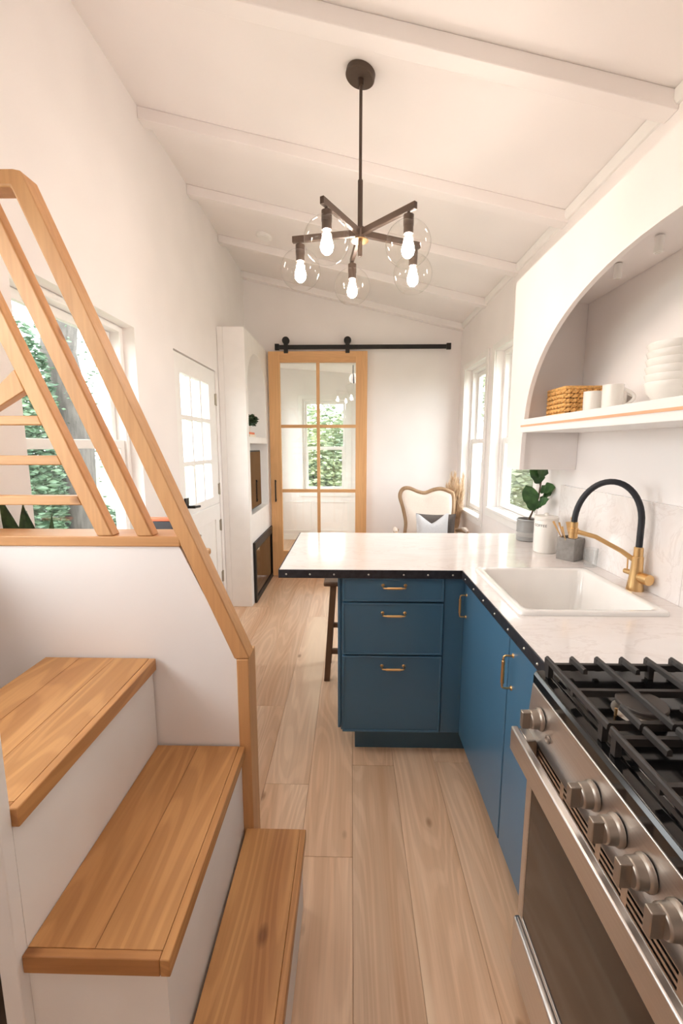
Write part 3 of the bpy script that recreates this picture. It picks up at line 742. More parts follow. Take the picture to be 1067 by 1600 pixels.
# ------------------------------------------------------------------ counter things
# fiddle leaf fig
px_, py_ = 1.028, 2.555
fg = thing('fiddle_leaf_fig', 'fiddle leaf fig in grey patterned pot on the counter', 'plant', (px_, py_, CZ))
bm = nb(); lathe(bm, [(0.054, 0.0003), (0.060, 0.004), (0.060, 0.022), (0.0615, 0.024), (0.0615, 0.054), (0.060, 0.056), (0.060, 0.114), (0.0625, 0.116), (0.0625, 0.127), (0.056, 0.128), (0.055, 0.112)], (px_, py_, CZ), 40); pot = part(fg, 'pot', bm, 'potgrey')
bm = nb()
for k in range(44):
    a = 2 * math.pi * k / 44
    for z0_, dz in ((0.027, 0.011), (0.041, -0.011)):
        p0 = Vector((px_ + 0.0622 * math.cos(a), py_ + 0.0622 * math.sin(a), CZ + z0_ + 0.0055 - dz / 2)); a2 = a + 0.11
        p1 = Vector((px_ + 0.0622 * math.cos(a2), py_ + 0.0622 * math.sin(a2), CZ + z0_ + 0.0055 + dz / 2)); tube(bm, [p0, p1], 0.0013, 4)
part(pot, 'pattern', bm, 'ceramic', stuff=True, label='white raised chevron band')
bm = nb(); cyl(bm, (px_, py_, CZ + 0.10), (px_, py_, CZ + 0.118), 0.0552, 0.0552, 24); part(fg, 'soil', bm, 'soil')
bm = nb(); tube(bm, [(px_, py_, 1.02), (px_ + 0.02, py_, 1.07), (px_ + 0.05, py_ - 0.005, 1.16), (px_ + 0.062, py_, 1.27), (px_ + 0.06, py_, 1.40)], [0.006, 0.0055, 0.005, 0.004, 0.003], 8); part(fg, 'stem', bm, 'stem')
def fiddle(b, t, wd, nrm, bend=0.02):
    bm = nb(); b, t = Vector(b), Vector(t); ax = t - b; nrm = Vector(nrm); side = ax.cross(nrm).normalized(); nrm = side.cross(ax).normalized()
    n_, m_ = 12, 6; top_, bot_ = [], []
    for i in range(n_ + 1):
        f = i / n_; wf = (math.sin(math.pi * min(1, f ** 0.8)) ** 0.6) * (0.55 + 0.45 * f) * (1 - 0.22 * math.exp(-((f - 0.38) / 0.1) ** 2)) + 0.02
        r1, r2 = [], []
        for j in range(m_ + 1):
            s_ = (j / m_ - 0.5) * 2; p = b + ax * f + side * s_ * wd * 1.28 * wf + nrm * (-bend * (f * f) * 2 + abs(s_) * wd * 0.28 * wf + 0.004 * math.sin(f * 18 + s_ * 3))
            r1.append(bm.verts.new(p)); r2.append(bm.verts.new(p - nrm * 0.0012))
        top_.append(r1); bot_.append(r2)
    for i in range(n_):
        for j in range(m_):
            bm.faces.new((top_[i][j], top_[i][j + 1], top_[i + 1][j + 1], top_[i + 1][j]))
            bm.faces.new((bot_[i][j], bot_[i + 1][j], bot_[i + 1][j + 1], bot_[i][j + 1]))
        for j in (0, m_): bm.faces.new((top_[i][j], top_[i + 1][j], bot_[i + 1][j], bot_[i][j]))
    tube(bm, [b - ax * 0.08, b + ax * 0.15], 0.0018, 6)
    part(fg, 'leaf', bm, 'leaf', smooth=60)
fiddle((1.055, 2.54, 1.085), (1.005, 2.52, 1.225), 0.046, (-0.1, -1, 0.1))
fiddle((1.075, 2.55, 1.10), (1.060, 2.47, 1.165), 0.028, (-0.9, -0.3, 0.4))
fiddle((1.085, 2.555, 1.195), (1.165 - 0.03, 2.50, 1.235), 0.040, (-0.2, -0.75, 0.8), 0.01)
fiddle((1.085, 2.555, 1.14), (1.135, 2.535, 1.20), 0.018, (-0.5, -0.6, 0.8), 0.01)
fiddle((1.080, 2.555, 1.24), (1.040, 2.51, 1.345), 0.045, (0.0, -1, 0.2))
fiddle((1.090, 2.555, 1.27), (1.085, 2.50, 1.37), 0.045, (0.3, -1, 0.3))
fiddle((1.088, 2.56, 1.38), (1.02, 2.58, 1.47), 0.05, (0, -0.8, 0.5))
fiddle((1.088, 2.56, 1.39), (1.10, 2.62, 1.49), 0.05, (0, 0.8, 0.5))

# coffee canister with lettering
kx, ky = 1.008, 2.270
cn = thing('canister', 'white lidded ceramic coffee canister on the counter', 'canister', (kx, ky, CZ))
bm = nb(); lathe(bm, [(0.052, 0.0003), (0.0560, 0.004), (0.0575, 0.02), (0.0575, 0.165), (0.055, 0.170)], (kx, ky, CZ), 40); part(cn, 'body', bm, 'ceramic')
bm = nb(); lathe(bm, [(0.0578, 0.1702), (0.0590, 0.173), (0.0590, 0.184), (0.055, 0.189), (0.02, 0.191), (0.010, 0.192), (0.012, 0.203), (0.003, 0.206)], (kx, ky, CZ), 40); part(cn, 'lid', bm, 'ceramic')
tc = bpy.data.curves.new('lettering', 'FONT'); tc.body = 'COFFEE'; tc.size = 0.0185; tc.align_x = 'CENTER'; tc.extrude = 0.0006; tc.space_character = 1.12
to = bpy.data.objects.new('lettering', tc); COL.objects.link(to)
bpy.context.view_layer.update()
me = bpy.data.meshes.new_from_object(to.evaluated_get(bpy.context.evaluated_depsgraph_get())); bpy.data.objects.remove(to)
bm = nb(); bm.from_mesh(me)
bmesh.ops.subdivide_edges(bm, edges=[e for e in bm.edges if e.calc_length() > 0.004], cuts=2)
a0 = math.atan2(-ky, -kx) - 0.52
for v in bm.verts:
    r_ = 0.0577 + v.co.z; a_ = a0 + v.co.x / 0.0577
    v.co = Vector((kx + r_ * math.cos(a_), ky + r_ * math.sin(a_), CZ + 0.138 + v.co.y))
part(cn, 'lettering', bm, 'label', smooth=0, label='COFFEE in dark capitals')

# concrete utensil box with brass cutlery
ub = thing('utensil_holder', 'square grey concrete holder beside the canister', 'holder', (1.07, 2.118, CZ))
mt = Matrix.Translation((1.0635, 2.119, CZ)) @ Matrix.Rotation(R(34), 4, 'Z')
bm = nb()
l0 = lambda s_, z: [tuple(mt @ Vector((x_, y_, z))) for x_, y_ in rrect(-s_, s_, -s_ * 1.05, s_ * 1.05, 0.005, 2)]
loft(bm, [l0(0.042, 0.0003), l0(0.043, 0.005), l0(0.043, 0.106), l0(0.042, 0.108), l0(0.036, 0.108), l0(0.035, 0.02)]); part(ub, 'body', bm, 'concrete', smooth=30)
for k, (bx_, by_, tx_, ty_, tz_, wd) in enumerate(((0.0, 0.0, -0.066, 0.055, 0.185, 0.0055), (0.005, 0.01, -0.05, 0.035, 0.180, 0.005), (0.0, -0.005, -0.022, 0.008, 0.185, 0.010), (0.01, 0.005, 0.002, 0.0, 0.205, 0.009), (0.012, -0.01, 0.012, -0.012, 0.190, 0.008), (-0.02, -0.01, -0.06, 0.012, 0.165, 0.005))):
    bm = nb(); a = mt @ Vector((bx_, by_, 0.024)); b = mt @ Vector((tx_, ty_, tz_)); dd_ = (b - a)
    tube(bm, [a, a + dd_ * 0.5, a + dd_ * 0.8, b], [0.0018, 0.002, wd * 0.7, wd], 8)
    o = solo('cutlery', bm, 'brass', ['thin brass utensil leaning far left in concrete holder', 'second thin brass utensil leaning left in concrete holder', 'broad brass utensil at the middle of concrete holder', 'tallest brass utensil standing upright in concrete holder', 'upright brass utensil nearest the faucet head in concrete holder', 'short brass utensil leaning left at back of holder'][k], 'cutlery', 'brass cutlery in the concrete holder', smooth=60)
bm = nb(); lathe(bm, [(0.024, 0.0003), (0.027, 0.002), (0.030, 0.085), (0.028, 0.085), (0.025, 0.008)], (1.092, 1.985, CZ), 24)
solo('drinking_glass', bm, 'tumbler', 'small clear glass tumbler beside the concrete holder', 'glass', smooth=50)

# ------------------------------------------------------------------ arched shelf unit
XA = 0.85; AE = 2.452; AN = 0.30; BZ = 1.335; TZ = 2.29
au = thing('arched_shelf_unit', 'white arched wall niche with a thick shelf above sink', 'shelf', (1.0, 1.38, BZ))
ac, aw = 1.335, 0.905
ar = [(AE - 0.192 - 2 * 0.0 , BZ)]
hole_r = ac + aw
op = [(hole_r + 0.02, BZ), (hole_r + 0.012, 1.50)]
for k in range(0, 37):
    a = math.pi * k / 36
    op.append((ac + aw * math.copysign(abs(math.cos(a)) ** 0.92, math.cos(a)), 1.53 + 0.54 * math.sin(a) ** 0.92))
op += [(ac - aw - 0.012, 1.50), (ac - aw - 0.02, BZ)]
outl = [(AE, BZ), (AE, TZ), (AN, TZ), (AN, BZ)] + op[::-1]
bm = nb(); plate(bm, outl, [], XA, XA + 0.02, lambda u, v, w_: (w_, u, v)); part(au, 'arch_front', bm, 'wall')
part(au, 'side_panel', bx(XA + 0.0202, XR - 0.001, 2.295, AE, BZ, TZ - 0.02), 'wall')
part(au, 'side_panel', bx(XA + 0.0202, XR - 0.001, AN, AN + 0.08, BZ, TZ - 0.02), 'wall')
part(au, 'top_panel', bx(XA + 0.0202, XR - 0.001, AN, AE, TZ - 0.0198, TZ), 'wall')
part(au, 'soffit', bx(XA + 0.0202, XR - 0.001, AN + 0.0802, 2.2948, 2.135, 2.16), 'wall')
sh = part(au, 'shelf_board', bx(XA - 0.004, XR - 0.001, 0.392, 2.262, 1.521, 1.5848), 'trim', 0.002)
part(sh, 'strip', bx(XA - 0.0065, XA - 0.0042, 0.392, 2.262, 1.548, 1.557), 'copper', label='copper strip along the shelf edge')
for yy, lb in ((1.80, 'small white cylinder spotlight under niche soffit nearer the basket'), (1.575, 'small white cylinder spotlight under niche soffit above the bowls')):
    s_ = thing('spotlight', lb, 'lamp', (1.0, yy, 2.08), 'niche spotlights')
    bm = nb(); lathe(bm, [(0.010, 0.0), (0.0135, 0.0), (0.014, 0.002), (0.014, 0.05), (0.004, 0.051), (0.004, 0.0548)], (1.0, yy, 2.08), 20); part(s_, 'housing', bm, 'trim')
    bm = nb(); cyl(bm, (1.0, yy, 2.0785), (1.0, yy, 2.0799), 0.0095, seg=16); part(s_, 'lens', bm, 'ceramic')

SZ = 1.585
# woven basket
bk = thing('basket', 'woven seagrass basket at the end of the shelf', 'basket', (1.05, 2.17, SZ))
bx0, bx1, by0, by1 = 0.965, 1.135, 2.07, 2.245
part(bk, 'lining', bx(bx0 + 0.008, bx1 - 0.008, by0 + 0.008, by1 - 0.008, SZ + 0.0004, SZ + 0.11), 'stool')
bm = nb(); rng = random.Random(3)
for r_ in range(6):
    z = SZ + 0.012 + r_ * 0.0205
    for (x_a, y_a, x_b, y_b) in ((bx0, by0, bx1, by0), (bx1, by0, bx1, by1), (bx1, by1, bx0, by1), (bx0, by1, bx0, by0)):
        n_ = 6
        for k in range(n_):
            f0, f1 = k / n_ - 0.01, (k + 1) / n_ + 0.03; up = 0.005 * (1 if (k + r_) % 2 else -1)
            a = Vector((x_a + (x_b - x_a) * f0, y_a + (y_b - y_a) * f0, z - 0.007 + rng.uniform(-.0015, .0015))); b = Vector((x_a + (x_b - x_a) * f1, y_a + (y_b - y_a) * f1, z + 0.007 + rng.uniform(-.0015, .0015)))
            m_ = (a + b) / 2; c_ = Vector(((bx0 + bx1) / 2, (by0 + by1) / 2, m_.z)); m_ += (m_ - c_).normalized() * 0.003
            tube(bm, [a, m_, b], [0.0035, 0.0108, 0.0035], 7)
part(bk, 'weave', bm, 'wicker', stuff=True)
bm = nb(); rp = [(x_, y_, SZ + 0.130) for x_, y_ in rrect(bx0 - 0.002, bx1 + 0.002, by0 - 0.002, by1 + 0.002, 0.012)]
tube(bm, rp, 0.0085, 8, closed=True)
part(bk, 'rim', bm, 'wicker')
# mugs
def mug(x_, y_, ang, r, h, lb):
    m_ = thing('mug', lb, 'mug', (x_, y_, SZ), 'white mugs on the shelf')
    bm = nb(); lathe(bm, [(r * 0.8, 0.0003), (r * 0.9, 0.003), (r * 0.97, 0.02), (r, h), (r * 0.93, h), (r * 0.9, 0.012)], (x_, y_, SZ), 32); part(m_, 'body', bm, 'ceramic')
    d_ = Vector((math.cos(ang), math.sin(ang), 0)); bm = nb()
    pts = [Vector((x_, y_, SZ)) + d_ * (r * 0.96 + 0.036 * math.sin(math.pi * t / 10)) + Vector((0, 0, h * (0.84 - 0.62 * t / 10))) for t in range(11)]
    tube(bm, pts, 0.006, 8, caps=True); part(m_, 'handle', bm, 'ceramic', smooth=60)
mug(1.055, 2.010, R(-40), 0.037, 0.105, 'white mug standing right in front of the basket')
mug(1.030, 1.815, R(-33), 0.038, 0.108, 'white mug in front between basket and bowls')
mug(1.105, 1.915, R(-33), 0.036, 0.100, 'white mug half hidden behind the front mug')
# bowls
for k in range(6):
    bm = nb(); r = 0.088; z = SZ + 0.0004 + k * 0.024
    lathe(bm, [(0.040, 0.0), (0.042, 0.004), (0.060, 0.016), (0.078, 0.040), (r, 0.068), (r - 0.001, 0.071), (r - 0.006, 0.070), (0.072, 0.042), (0.055, 0.022), (0.03, 0.010)], (1.030, 1.47, z), 36)
    solo('bowl', bm, 'ceramic', ['white bowl at the bottom of the shelf stack', 'white bowl second from bottom of the shelf stack', 'white bowl third from bottom of the shelf stack', 'white bowl fourth from bottom of the shelf stack', 'white bowl second from top of the shelf stack', 'white bowl on top of the shelf stack'][k], 'bowl', 'stacked white bowls', smooth=50)

# ------------------------------------------------------------------ range
sv = thing('gas_range', 'stainless steel gas range with black cooktop', 'stove', (0.79, 0.66, 0))
RY0, RY1 = 0.268, 1.040
part(sv, 'body', bx(0.478, 1.12, RY0, RY1, 0.03, 0.872), 'steel_s', 0.003)
part(sv, 'drawer', bx(0.444, 0.4775, RY0 + 0.002, RY1 - 0.002, 0.045, 0.196), 'steel', 0.008)
bm = nb(); plate(bm, rect(RY0 + 0.002, RY1 - 0.002, 0.203, 0.692), [rect(RY0 + 0.03, RY1 - 0.03, 0.215, 0.640)], 0.456, 0.4775, lambda u, v, w_: (w_, u, v))
od = part(sv, 'oven_door', bm, 'steel', 0.003)
part(od, 'glass', bx(0.4585, 0.470, RY0 + 0.029, RY1 - 0.029, 0.214, 0.641), 'ovenglass')
bm = nb(); box(bm, 0.406, 0.424, RY0 + 0.02, RY1 - 0.005, 0.694, 0.757)
hd = part(od, 'handle', bm, 'steel', 0.004, label='flat stainless oven handle')
bm = nb(); box(bm, 0.4245, 0.4555, RY1 - 0.055, RY1 - 0.006, 0.700, 0.752); part(od, 'handle_bracket', bm, 'steel_s', 0.004)
bm = nb(); box(bm, 0.4245, 0.4555, RY0 + 0.021, RY0 + 0.07, 0.700, 0.752); part(od, 'handle_bracket', bm, 'steel_s', 0.004)
# vent strip with slots
slots = []
for g0, g1 in ((0.985, 0.87), (0.855, 0.73), (0.715, 0.65), (0.635, 0.52), (0.505, 0.39)):
    for k in range(3): slots.append(rect(g1, g0, 0.704 + k * 0.013, 0.7105 + k * 0.013))
bm = nb(); plate(bm, rect(RY0 + 0.003, RY1 - 0.003, 0.696, 0.749), slots, 0.456, 0.460, lambda u, v, w_: (w_ - (0.749 - v) * 0.12 * 0, u, v)); part(sv, 'vent_strip', bm, 'steel')
part(sv, 'vent_backing', bx(0.466, 0.477, RY0 + 0.004, RY1 - 0.004, 0.697, 0.748), 'dark')
bm = nb(); plate(bm, [(0.447, 0.751), (0.477, 0.751), (0.477, 0.871), (0.456, 0.871)], [], RY0, RY1, lambda u, v, w_: (u, w_, v)); cp = part(sv, 'control_panel', bm, 'steel', 0.002)
for yy in (0.972, 0.742, 0.667, 0.592, 0.522):
    bm = nb(); lathe(bm, [(0.026, 0.0), (0.026, -0.006), (0.0225, -0.010), (0.0215, -0.026), (0.019, -0.028)], (0.4515, yy, 0.816), 28, axis='x')
    box(bm, 0.405, 0.425, yy - 0.0075, yy + 0.0075, 0.816 - 0.0205, 0.816 + 0.0205)
    kn = part(cp, 'knob', bm, 'knob', 0.0015)
bm = nb(); lathe(bm, [(0.009, 0.0), (0.009, -0.004), (0.006, -0.005), (0.005, -0.002)], (0.450, 0.925, 0.797), 18, axis='x'); part(cp, 'ignition_button', bm, 'knob')
bm = nb(); plate(bm, [(0.456, 0.8725), (1.12, 0.8725), (1.12, 0.906), (0.500, 0.906), (0.492, 0.898), (0.482, 0.905), (0.462, 0.903), (0.456, 0.895)], [], RY0, RY1, lambda u, v, w_: (u, w_, v)); ck = part(sv, 'cooktop', bm, 'enamel', 0.002)
for (bx_, by_, rr) in ((0.605, 0.862, 0.048), (0.93, 0.862, 0.04), (0.76, 0.655, 0.055), (0.605, 0.44, 0.042), (0.93, 0.44, 0.048)):
    bm = nb(); lathe(bm, [(rr * 1.12, 0.0), (rr * 1.05, 0.004), (rr * 0.86, 0.012), (rr * 0.84, 0.016)], (bx_, by_, 0.9062), 28); bu = part(ck, 'burner', bm, 'steel_s')
    bm = nb(); lathe(bm, [(rr * 0.9, 0.0162), (rr, 0.018), (rr, 0.024), (rr * 0.96, 0.026)], (bx_, by_, 0.9062), 28); part(ck, 'burner_cap', bm, 'cap')
    bm = nb(); cyl(bm, (bx_ - rr * 1.2, by_ - 0.01, 0.9062), (bx_ - rr * 1.2, by_ - 0.01, 0.922), 0.003, seg=8); part(ck, 'igniter', bm, 'brass')
GX = [0.478 + 0.0593 * k for k in range(11)]
def grate(y0, y1, first, last):
    bm = nb(); ztop = 0.952
    for k, gx_ in enumerate(GX):
        w_ = 0.0055
        def bar_(ya_, yb_):
            prof = [(-w_, ztop - 0.013), (w_, ztop - 0.013), (w_ * 0.8, ztop - 0.003), (w_ * 0.35, ztop), (-w_ * 0.35, ztop), (-w_ * 0.8, ztop - 0.003)]
            loft(bm, [[(gx_ + a_, ya_, b_) for a_, b_ in prof], [(gx_ + a_, yb_, b_) for a_, b_ in prof]])
        if k % 2 == 0: bar_(y0 + 0.002, y1 - 0.002)
        else:
            bar_(y1 - 0.065, y1 - 0.002); bar_(y0 + 0.002, y0 + 0.065)
        if first: box(bm, gx_ - w_, gx_ + w_, y1 - 0.012, y1 - 0.001, 0.918, ztop - 0.004)
    for yy in (y1 - 0.012, y1 - 0.125, y0 + 0.028):
        box(bm, GX[0], GX[-1], yy - 0.005, yy + 0.005, 0.922, 0.937)
    for gx_ in (GX[0], GX[4], GX[-1]):
        for yy in (y1 - 0.018, y0 + 0.02): box(bm, gx_ - 0.006, gx_ + 0.006, yy - 0.007, yy + 0.007, 0.9063, 0.94)
    part(sv, 'grate', bm, 'iron', smooth=30)
grate(0.755, 1.022, True, False); grate(0.505, 0.751, False, False); grate(0.285, 0.501, False, True)
for xx in (0.52, 1.08):
    for yy in (RY0 + 0.04, RY1 - 0.04): part(sv, 'foot', (lambda b: (cyl(b, (xx, yy, 0), (xx, yy, 0.0298), 0.018), b)[1])(nb()), 'black')

# ------------------------------------------------------------------ chandelier
hx, hy = 0.034, 2.03
ch = thing('chandelier', 'bronze five-arm chandelier with clear glass globes', 'chandelier', (hx, hy, 2.25))
cz = ceil_z(hx); sa = math.atan(0.232)
bm = nb(); lathe(bm, [(0.0595, 0.0), (0.0595, -0.020), (0.056, -0.0235)], (0, 0, 0), 40)
bmesh.ops.transform(bm, matrix=Matrix.Translation((hx, hy, cz - 0.001)) @ Matrix.Rotation(sa, 4, 'Y'), verts=bm.verts); part(ch, 'canopy', bm, 'bronze')
bm = nb(); cyl(bm, (hx, hy, cz - 0.05), (hx, hy, cz - 0.02), 0.011, 0.011, 12); part(ch, 'swivel', bm, 'bronze')
bm = nb(); cyl(bm, (hx, hy, 2.5350), (hx, hy, cz - 0.045), 0.0065, seg=12); part(ch, 'rod', bm, 'bronze')
bm = nb(); lathe(bm, [(0.0105, 0.0), (0.0105, 0.20), (0.0075, 0.205)], (hx, hy, 2.3500), 16); part(ch, 'stem', bm, 'bronze')
bm = nb(); lathe(bm, [(0.012, 0), (0.021, 0.002), (0.021, 0.048), (0.012, 0.05)], (hx, hy, 2.3200), 24); part(ch, 'hub', bm, 'bronze')
bm = nb(); lathe(bm, [(0.036, 0.0), (0.036, 0.003), (0.020, 0.004)], (hx, hy, 2.3155), 24); part(ch, 'hub_plate', bm, 'brass')
bm = nb(); lathe(bm, [(0.006, 0.0), (0.0095, 0.004), (0.0095, 0.06)], (hx, hy, 2.2550), 16); part(ch, 'finial', bm, 'bronze')
def globe_bm(c, r):
    bm = nb(); prof = []
    for k in range(4, 27):
        a = math.pi * k / 30; prof.append((r * math.sin(a) * 1.0, r * math.cos(a) * 0.98))
    lathe(bm, prof, c, 36, cap0=False, cap1=False); return bm
for k in range(5):
    a = R(-119 + 72 * k); d_ = Vector((math.cos(a), math.sin(a), 0)); tip = Vector((hx, hy, 0)) + d_ * 0.266
    u_ = Vector((-d_.y, d_.x, 0)); bm = nb()
    prof = [(-0.0085, 2.3350), (0.0085, 2.3350), (0.0085, 2.3610), (-0.0085, 2.3610)]
    loft(bm, [[tuple(Vector((hx, hy, z_)) + d_ * 0.018 + u_ * s_) for s_, z_ in prof], [tuple(Vector((tip.x, tip.y, z_)) + d_ * 0.034 + u_ * s_) for s_, z_ in prof]])
    arm = part(ch, 'arm', bm, 'bronze', 0.0015)
    bm = nb(); lathe(bm, [(0.006, 0.0095), (0.006, 0.0), (0.020, -0.001), (0.020, -0.038)], (tip.x, tip.y, 2.3255), 20); lathe(bm, [(0.0185, 0.0), (0.019, -0.03)], (tip.x, tip.y, 2.2875), 20)
    part(arm, 'socket', bm, 'bronze')
    part(arm, 'globe', globe_bm((tip.x, tip.y, 2.2230), 0.087), 'globe', smooth=60)
    bm = nb(); lathe(bm, [(0.010, 0.0), (0.0125, -0.012), (0.0225, -0.044), (0.0252, -0.058), (0.021, -0.074), (0.011, -0.084), (0.002, -0.086)], (tip.x, tip.y, 2.2580), 20)
    part(arm, 'bulb', bm, 'bulb', smooth=60, label='glowing warm filament bulb')
# unseen ceiling lamp added to brighten the near end of the kitchen
lz = ceil_z(0.05)
lp = thing('fill_lamp', 'added unseen opal fill lamp over the kitchen aisle above the camera', 'lamp', (0.05, 0.42, lz - 0.22))
bm = nb(); cyl(bm, (0.05, 0.42, lz - 0.06), (0.05, 0.42, lz - 0.002), 0.05, 0.05, 24); part(lp, 'base', bm, 'bronze')
bm = nb(); lathe(bm, [(0.03, 0.10)] + [(0.10 * math.sin(math.pi * k / 20), 0.10 * math.cos(math.pi * k / 20)) for k in range(2, 20)], (0.05, 0.42, lz - 0.16), 28); part(lp, 'opal_globe', bm, 'lamp', smooth=60)
# smoke detector
sx_, sy_ = -0.70, 3.80
bm = nb(); lathe(bm, [(0.062, 0.0), (0.062, -0.018), (0.050, -0.028), (0.01, -0.030)], (0, 0, 0), 32)
bmesh.ops.transform(bm, matrix=Matrix.Translation((sx_, sy_, ceil_z(sx_) - 0.001)) @ Matrix.Rotation(sa, 4, 'Y'), verts=bm.verts)
solo('smoke_detector', bm, 'trim', 'round white smoke detector on the sloped ceiling', 'detector')

# ------------------------------------------------------------------ stool
sx0, sy0 = 0.03, 2.70
so = thing('bar_stool', 'dark wood stool tucked behind the peninsula', 'stool', (sx0, sy0, 0))
bm = nb(); box(bm, -0.165, 0.20, 2.57, 2.83, 0.612, 0.640); part(so, 'seat', bm, 'stool', 0.008)
for ax_, ay_ in ((-1, -1), (-1, 1), (1, -1), (1, 1)):
    bm = nb(); t_ = Vector((0.017 + ax_ * 0.125, 2.70 + ay_ * 0.09, 0.6118)); b_ = Vector((0.017 + ax_ * 0.165, 2.70 + ay_ * 0.115, 0.0)); s_ = 0.018
    sq = [(-s_, -s_), (s_, -s_), (s_, s_), (-s_, s_)]
    loft(bm, [[(b_.x + p_, b_.y + q_, b_.z) for p_, q_ in sq], [(t_.x + p_, t_.y + q_, t_.z) for p_, q_ in sq]]); part(so, 'leg', bm, 'stool', 0.003)
for ay_, z in ((-1, 0.19), (1, 0.27)):
    part(so, 'stretcher', bx(-0.125, 0.16, 2.70 + ay_ * 0.108 - 0.012, 2.70 + ay_ * 0.108 + 0.012, z - 0.016, z + 0.016), 'stool', 0.003)
for ax_ in (-1, 1):
    part(so, 'stretcher', bx(0.017 + ax_ * 0.150 - 0.012, 0.017 + ax_ * 0.150 + 0.012, 2.60, 2.80, 0.22, 0.25), 'stool', 0.003)

# ------------------------------------------------------------------ armchair, pillows, pampas
cx_, cyb = 0.70, 4.30
ac_ = thing('armchair', 'cream upholstered armchair with carved oak frame by far wall', 'chair', (cx_, 4.05, 0))
def sp_pts(ctrl, n=8):
    out = []; C = [Vector(c) for c in ctrl]; C = [C[0]] + C + [C[-1]]
    for i in range(1, len(C) - 2):
        for k in range(n):
            t = k / n; p0, p1, p2, p3 = C[i - 1:i + 3]
            out.append(0.5 * ((2 * p1) + (-p0 + p2) * t + (2 * p0 - 5 * p1 + 4 * p2 - p3) * t * t + (-p0 + 3 * p1 - 3 * p2 + p3) * t ** 3))
    return out + [C[-2]]
ctrl = [(0.49, 4.12, 0.36), (0.515, 4.17, 0.60), (0.530, 4.22, 0.72), (0.505, 4.25, 0.86), (0.475, 4.28, 0.97), (0.500, 4.295, 1.035), (0.56, 4.30, 1.045), (0.65, 4.30, 1.01), (0.72, 4.30, 1.000), (0.80, 4.30, 1.030), (0.875, 4.30, 1.040), (0.95, 4.29, 1.015), (0.985, 4.28, 0.985), (0.985, 4.25, 0.86), (0.965, 4.21, 0.70), (0.97, 4.16, 0.55), (0.985, 4.12, 0.36)]
pts = sp_pts(ctrl, 6); bm = nb(); tube(bm, pts, 0.020, 10); part(ac_, 'back_frame', bm, 'chairwood', smooth=60)
# padded back follows the frame outline
bm = nb(); ring = sp_pts(ctrl, 3); cen = Vector((0.735, 4.22, 0.72))
def shrink(f, dy): return [(cen.x + (p.x - cen.x) * f, p.y + dy, cen.z + (p.z - cen.z) * f) for p in ring]
loft(bm, [shrink(0.6, 0.03), shrink(0.96, 0.018), shrink(0.98, 0.0), shrink(0.93, -0.02), shrink(0.80, -0.04), shrink(0.5, -0.05)]); part(ac_, 'backrest', bm, 'linen', smooth=60)
bm = nb(); loft(bm, [[(x_, y_, z) for x_, y_ in rrect(0.42 + i_, 1.03 - i_, 3.66 + i_, 4.13 - i_, 0.06)] for z, i_ in ((0.33, 0.0), (0.38, 0.0), (0.44, 0.0), (0.475, 0.02), (0.485, 0.07))]); part(ac_, 'seat', bm, 'linen', smooth=60)
bm = nb(); loft(bm, [[(x_, y_, z) for x_, y_ in rrect(0.41, 1.04, 3.65, 4.15, 0.06)] for z in (0.27, 0.3295)]); part(ac_, 'seat_frame', bm, 'chairwood', 0.004)
for s_, x_e in ((-1, 0.44), (1, 1.01)):
    bm = nb(); tube(bm, sp_pts([(x_e, 4.17, 0.655), (x_e + s_ * 0.03, 4.05, 0.675), (x_e + s_ * 0.035, 3.90, 0.675), (x_e + s_ * 0.02, 3.80, 0.64), (x_e + s_ * 0.0, 3.79, 0.56), (x_e, 3.80, 0.33)], 5), 0.018, 10); am = part(ac_, 'arm', bm, 'chairwood', smooth=60)
    bm = nb(); tube(bm, [(x_e + s_ * 0.03, 4.08, 0.690), (x_e + s_ * 0.035, 4.0, 0.695), (x_e + s_ * 0.035, 3.90, 0.690)], [0.014, 0.022, 0.014], 10); part(am, 'arm_pad', bm, 'linen', smooth=60)
for x_, y_ in ((0.45, 3.69), (1.0, 3.69), (0.46, 4.11), (0.99, 4.11)):
    bm = nb(); tube(bm, [(x_, y_, 0.28), (x_, y_, 0.18), (x_, y_, 0.0)], [0.026, 0.020, 0.013], 10); part(ac_, 'leg', bm, 'chairwood', smooth=60)
def pillow(name, c, wd, ht, th, rot, m, lb, notch=0.0):
    bm = nb(); n = 14; T = Matrix.Translation(c) @ Matrix.Rotation(rot[2], 4, 'Z') @ Matrix.Rotation(rot[0], 4, 'X')
    sides = []
    for s_ in (1, -1):
        g = []
        for i in range(n + 1):
            row = []
            for j in range(n + 1):
                u, v = i / n * 2 - 1, j / n * 2 - 1
                pin = 1 - 0.07 * (1 - u * u) * abs(v) ** 3; pin2 = 1 - 0.07 * (1 - v * v) * abs(u) ** 3
                zz_ = v * ht / 2 * pin - notch * max(0, v) ** 2 * max(0, 1 - abs(u) * 1.25)
                t_ = th / 2 * ((1 - u ** 4) * (1 - v ** 4)) ** 0.6
                row.append(bm.verts.new(T @ Vector((u * wd / 2 * pin2, s_ * t_, zz_ + ht / 2))))
            g.append(row)
        for i in range(n):
            for j in range(n): bm.faces.new((g[i][j], g[i + 1][j], g[i + 1][j + 1], g[i][j + 1]))
    bmesh.ops.remove_doubles(bm, verts=bm.verts, dist=0.0004); bmesh.ops.recalc_face_normals(bm, faces=bm.faces)
    return solo(name, bm, m, lb, 'pillow', 'armchair pillows', smooth=60)
pillow('pillow', (0.775, 3.985, 0.487), 0.36, 0.355, 0.10, (R(-5), 0, R(-4)), 'pillow_d', 'charcoal pillow at the back of the armchair')
pillow('pillow', (0.725, 3.865, 0.487), 0.30, 0.375, 0.10, (R(-5), 0, R(6)), 'pillow_l', 'pale grey pillow with dented top in front on the armchair', 0.085)
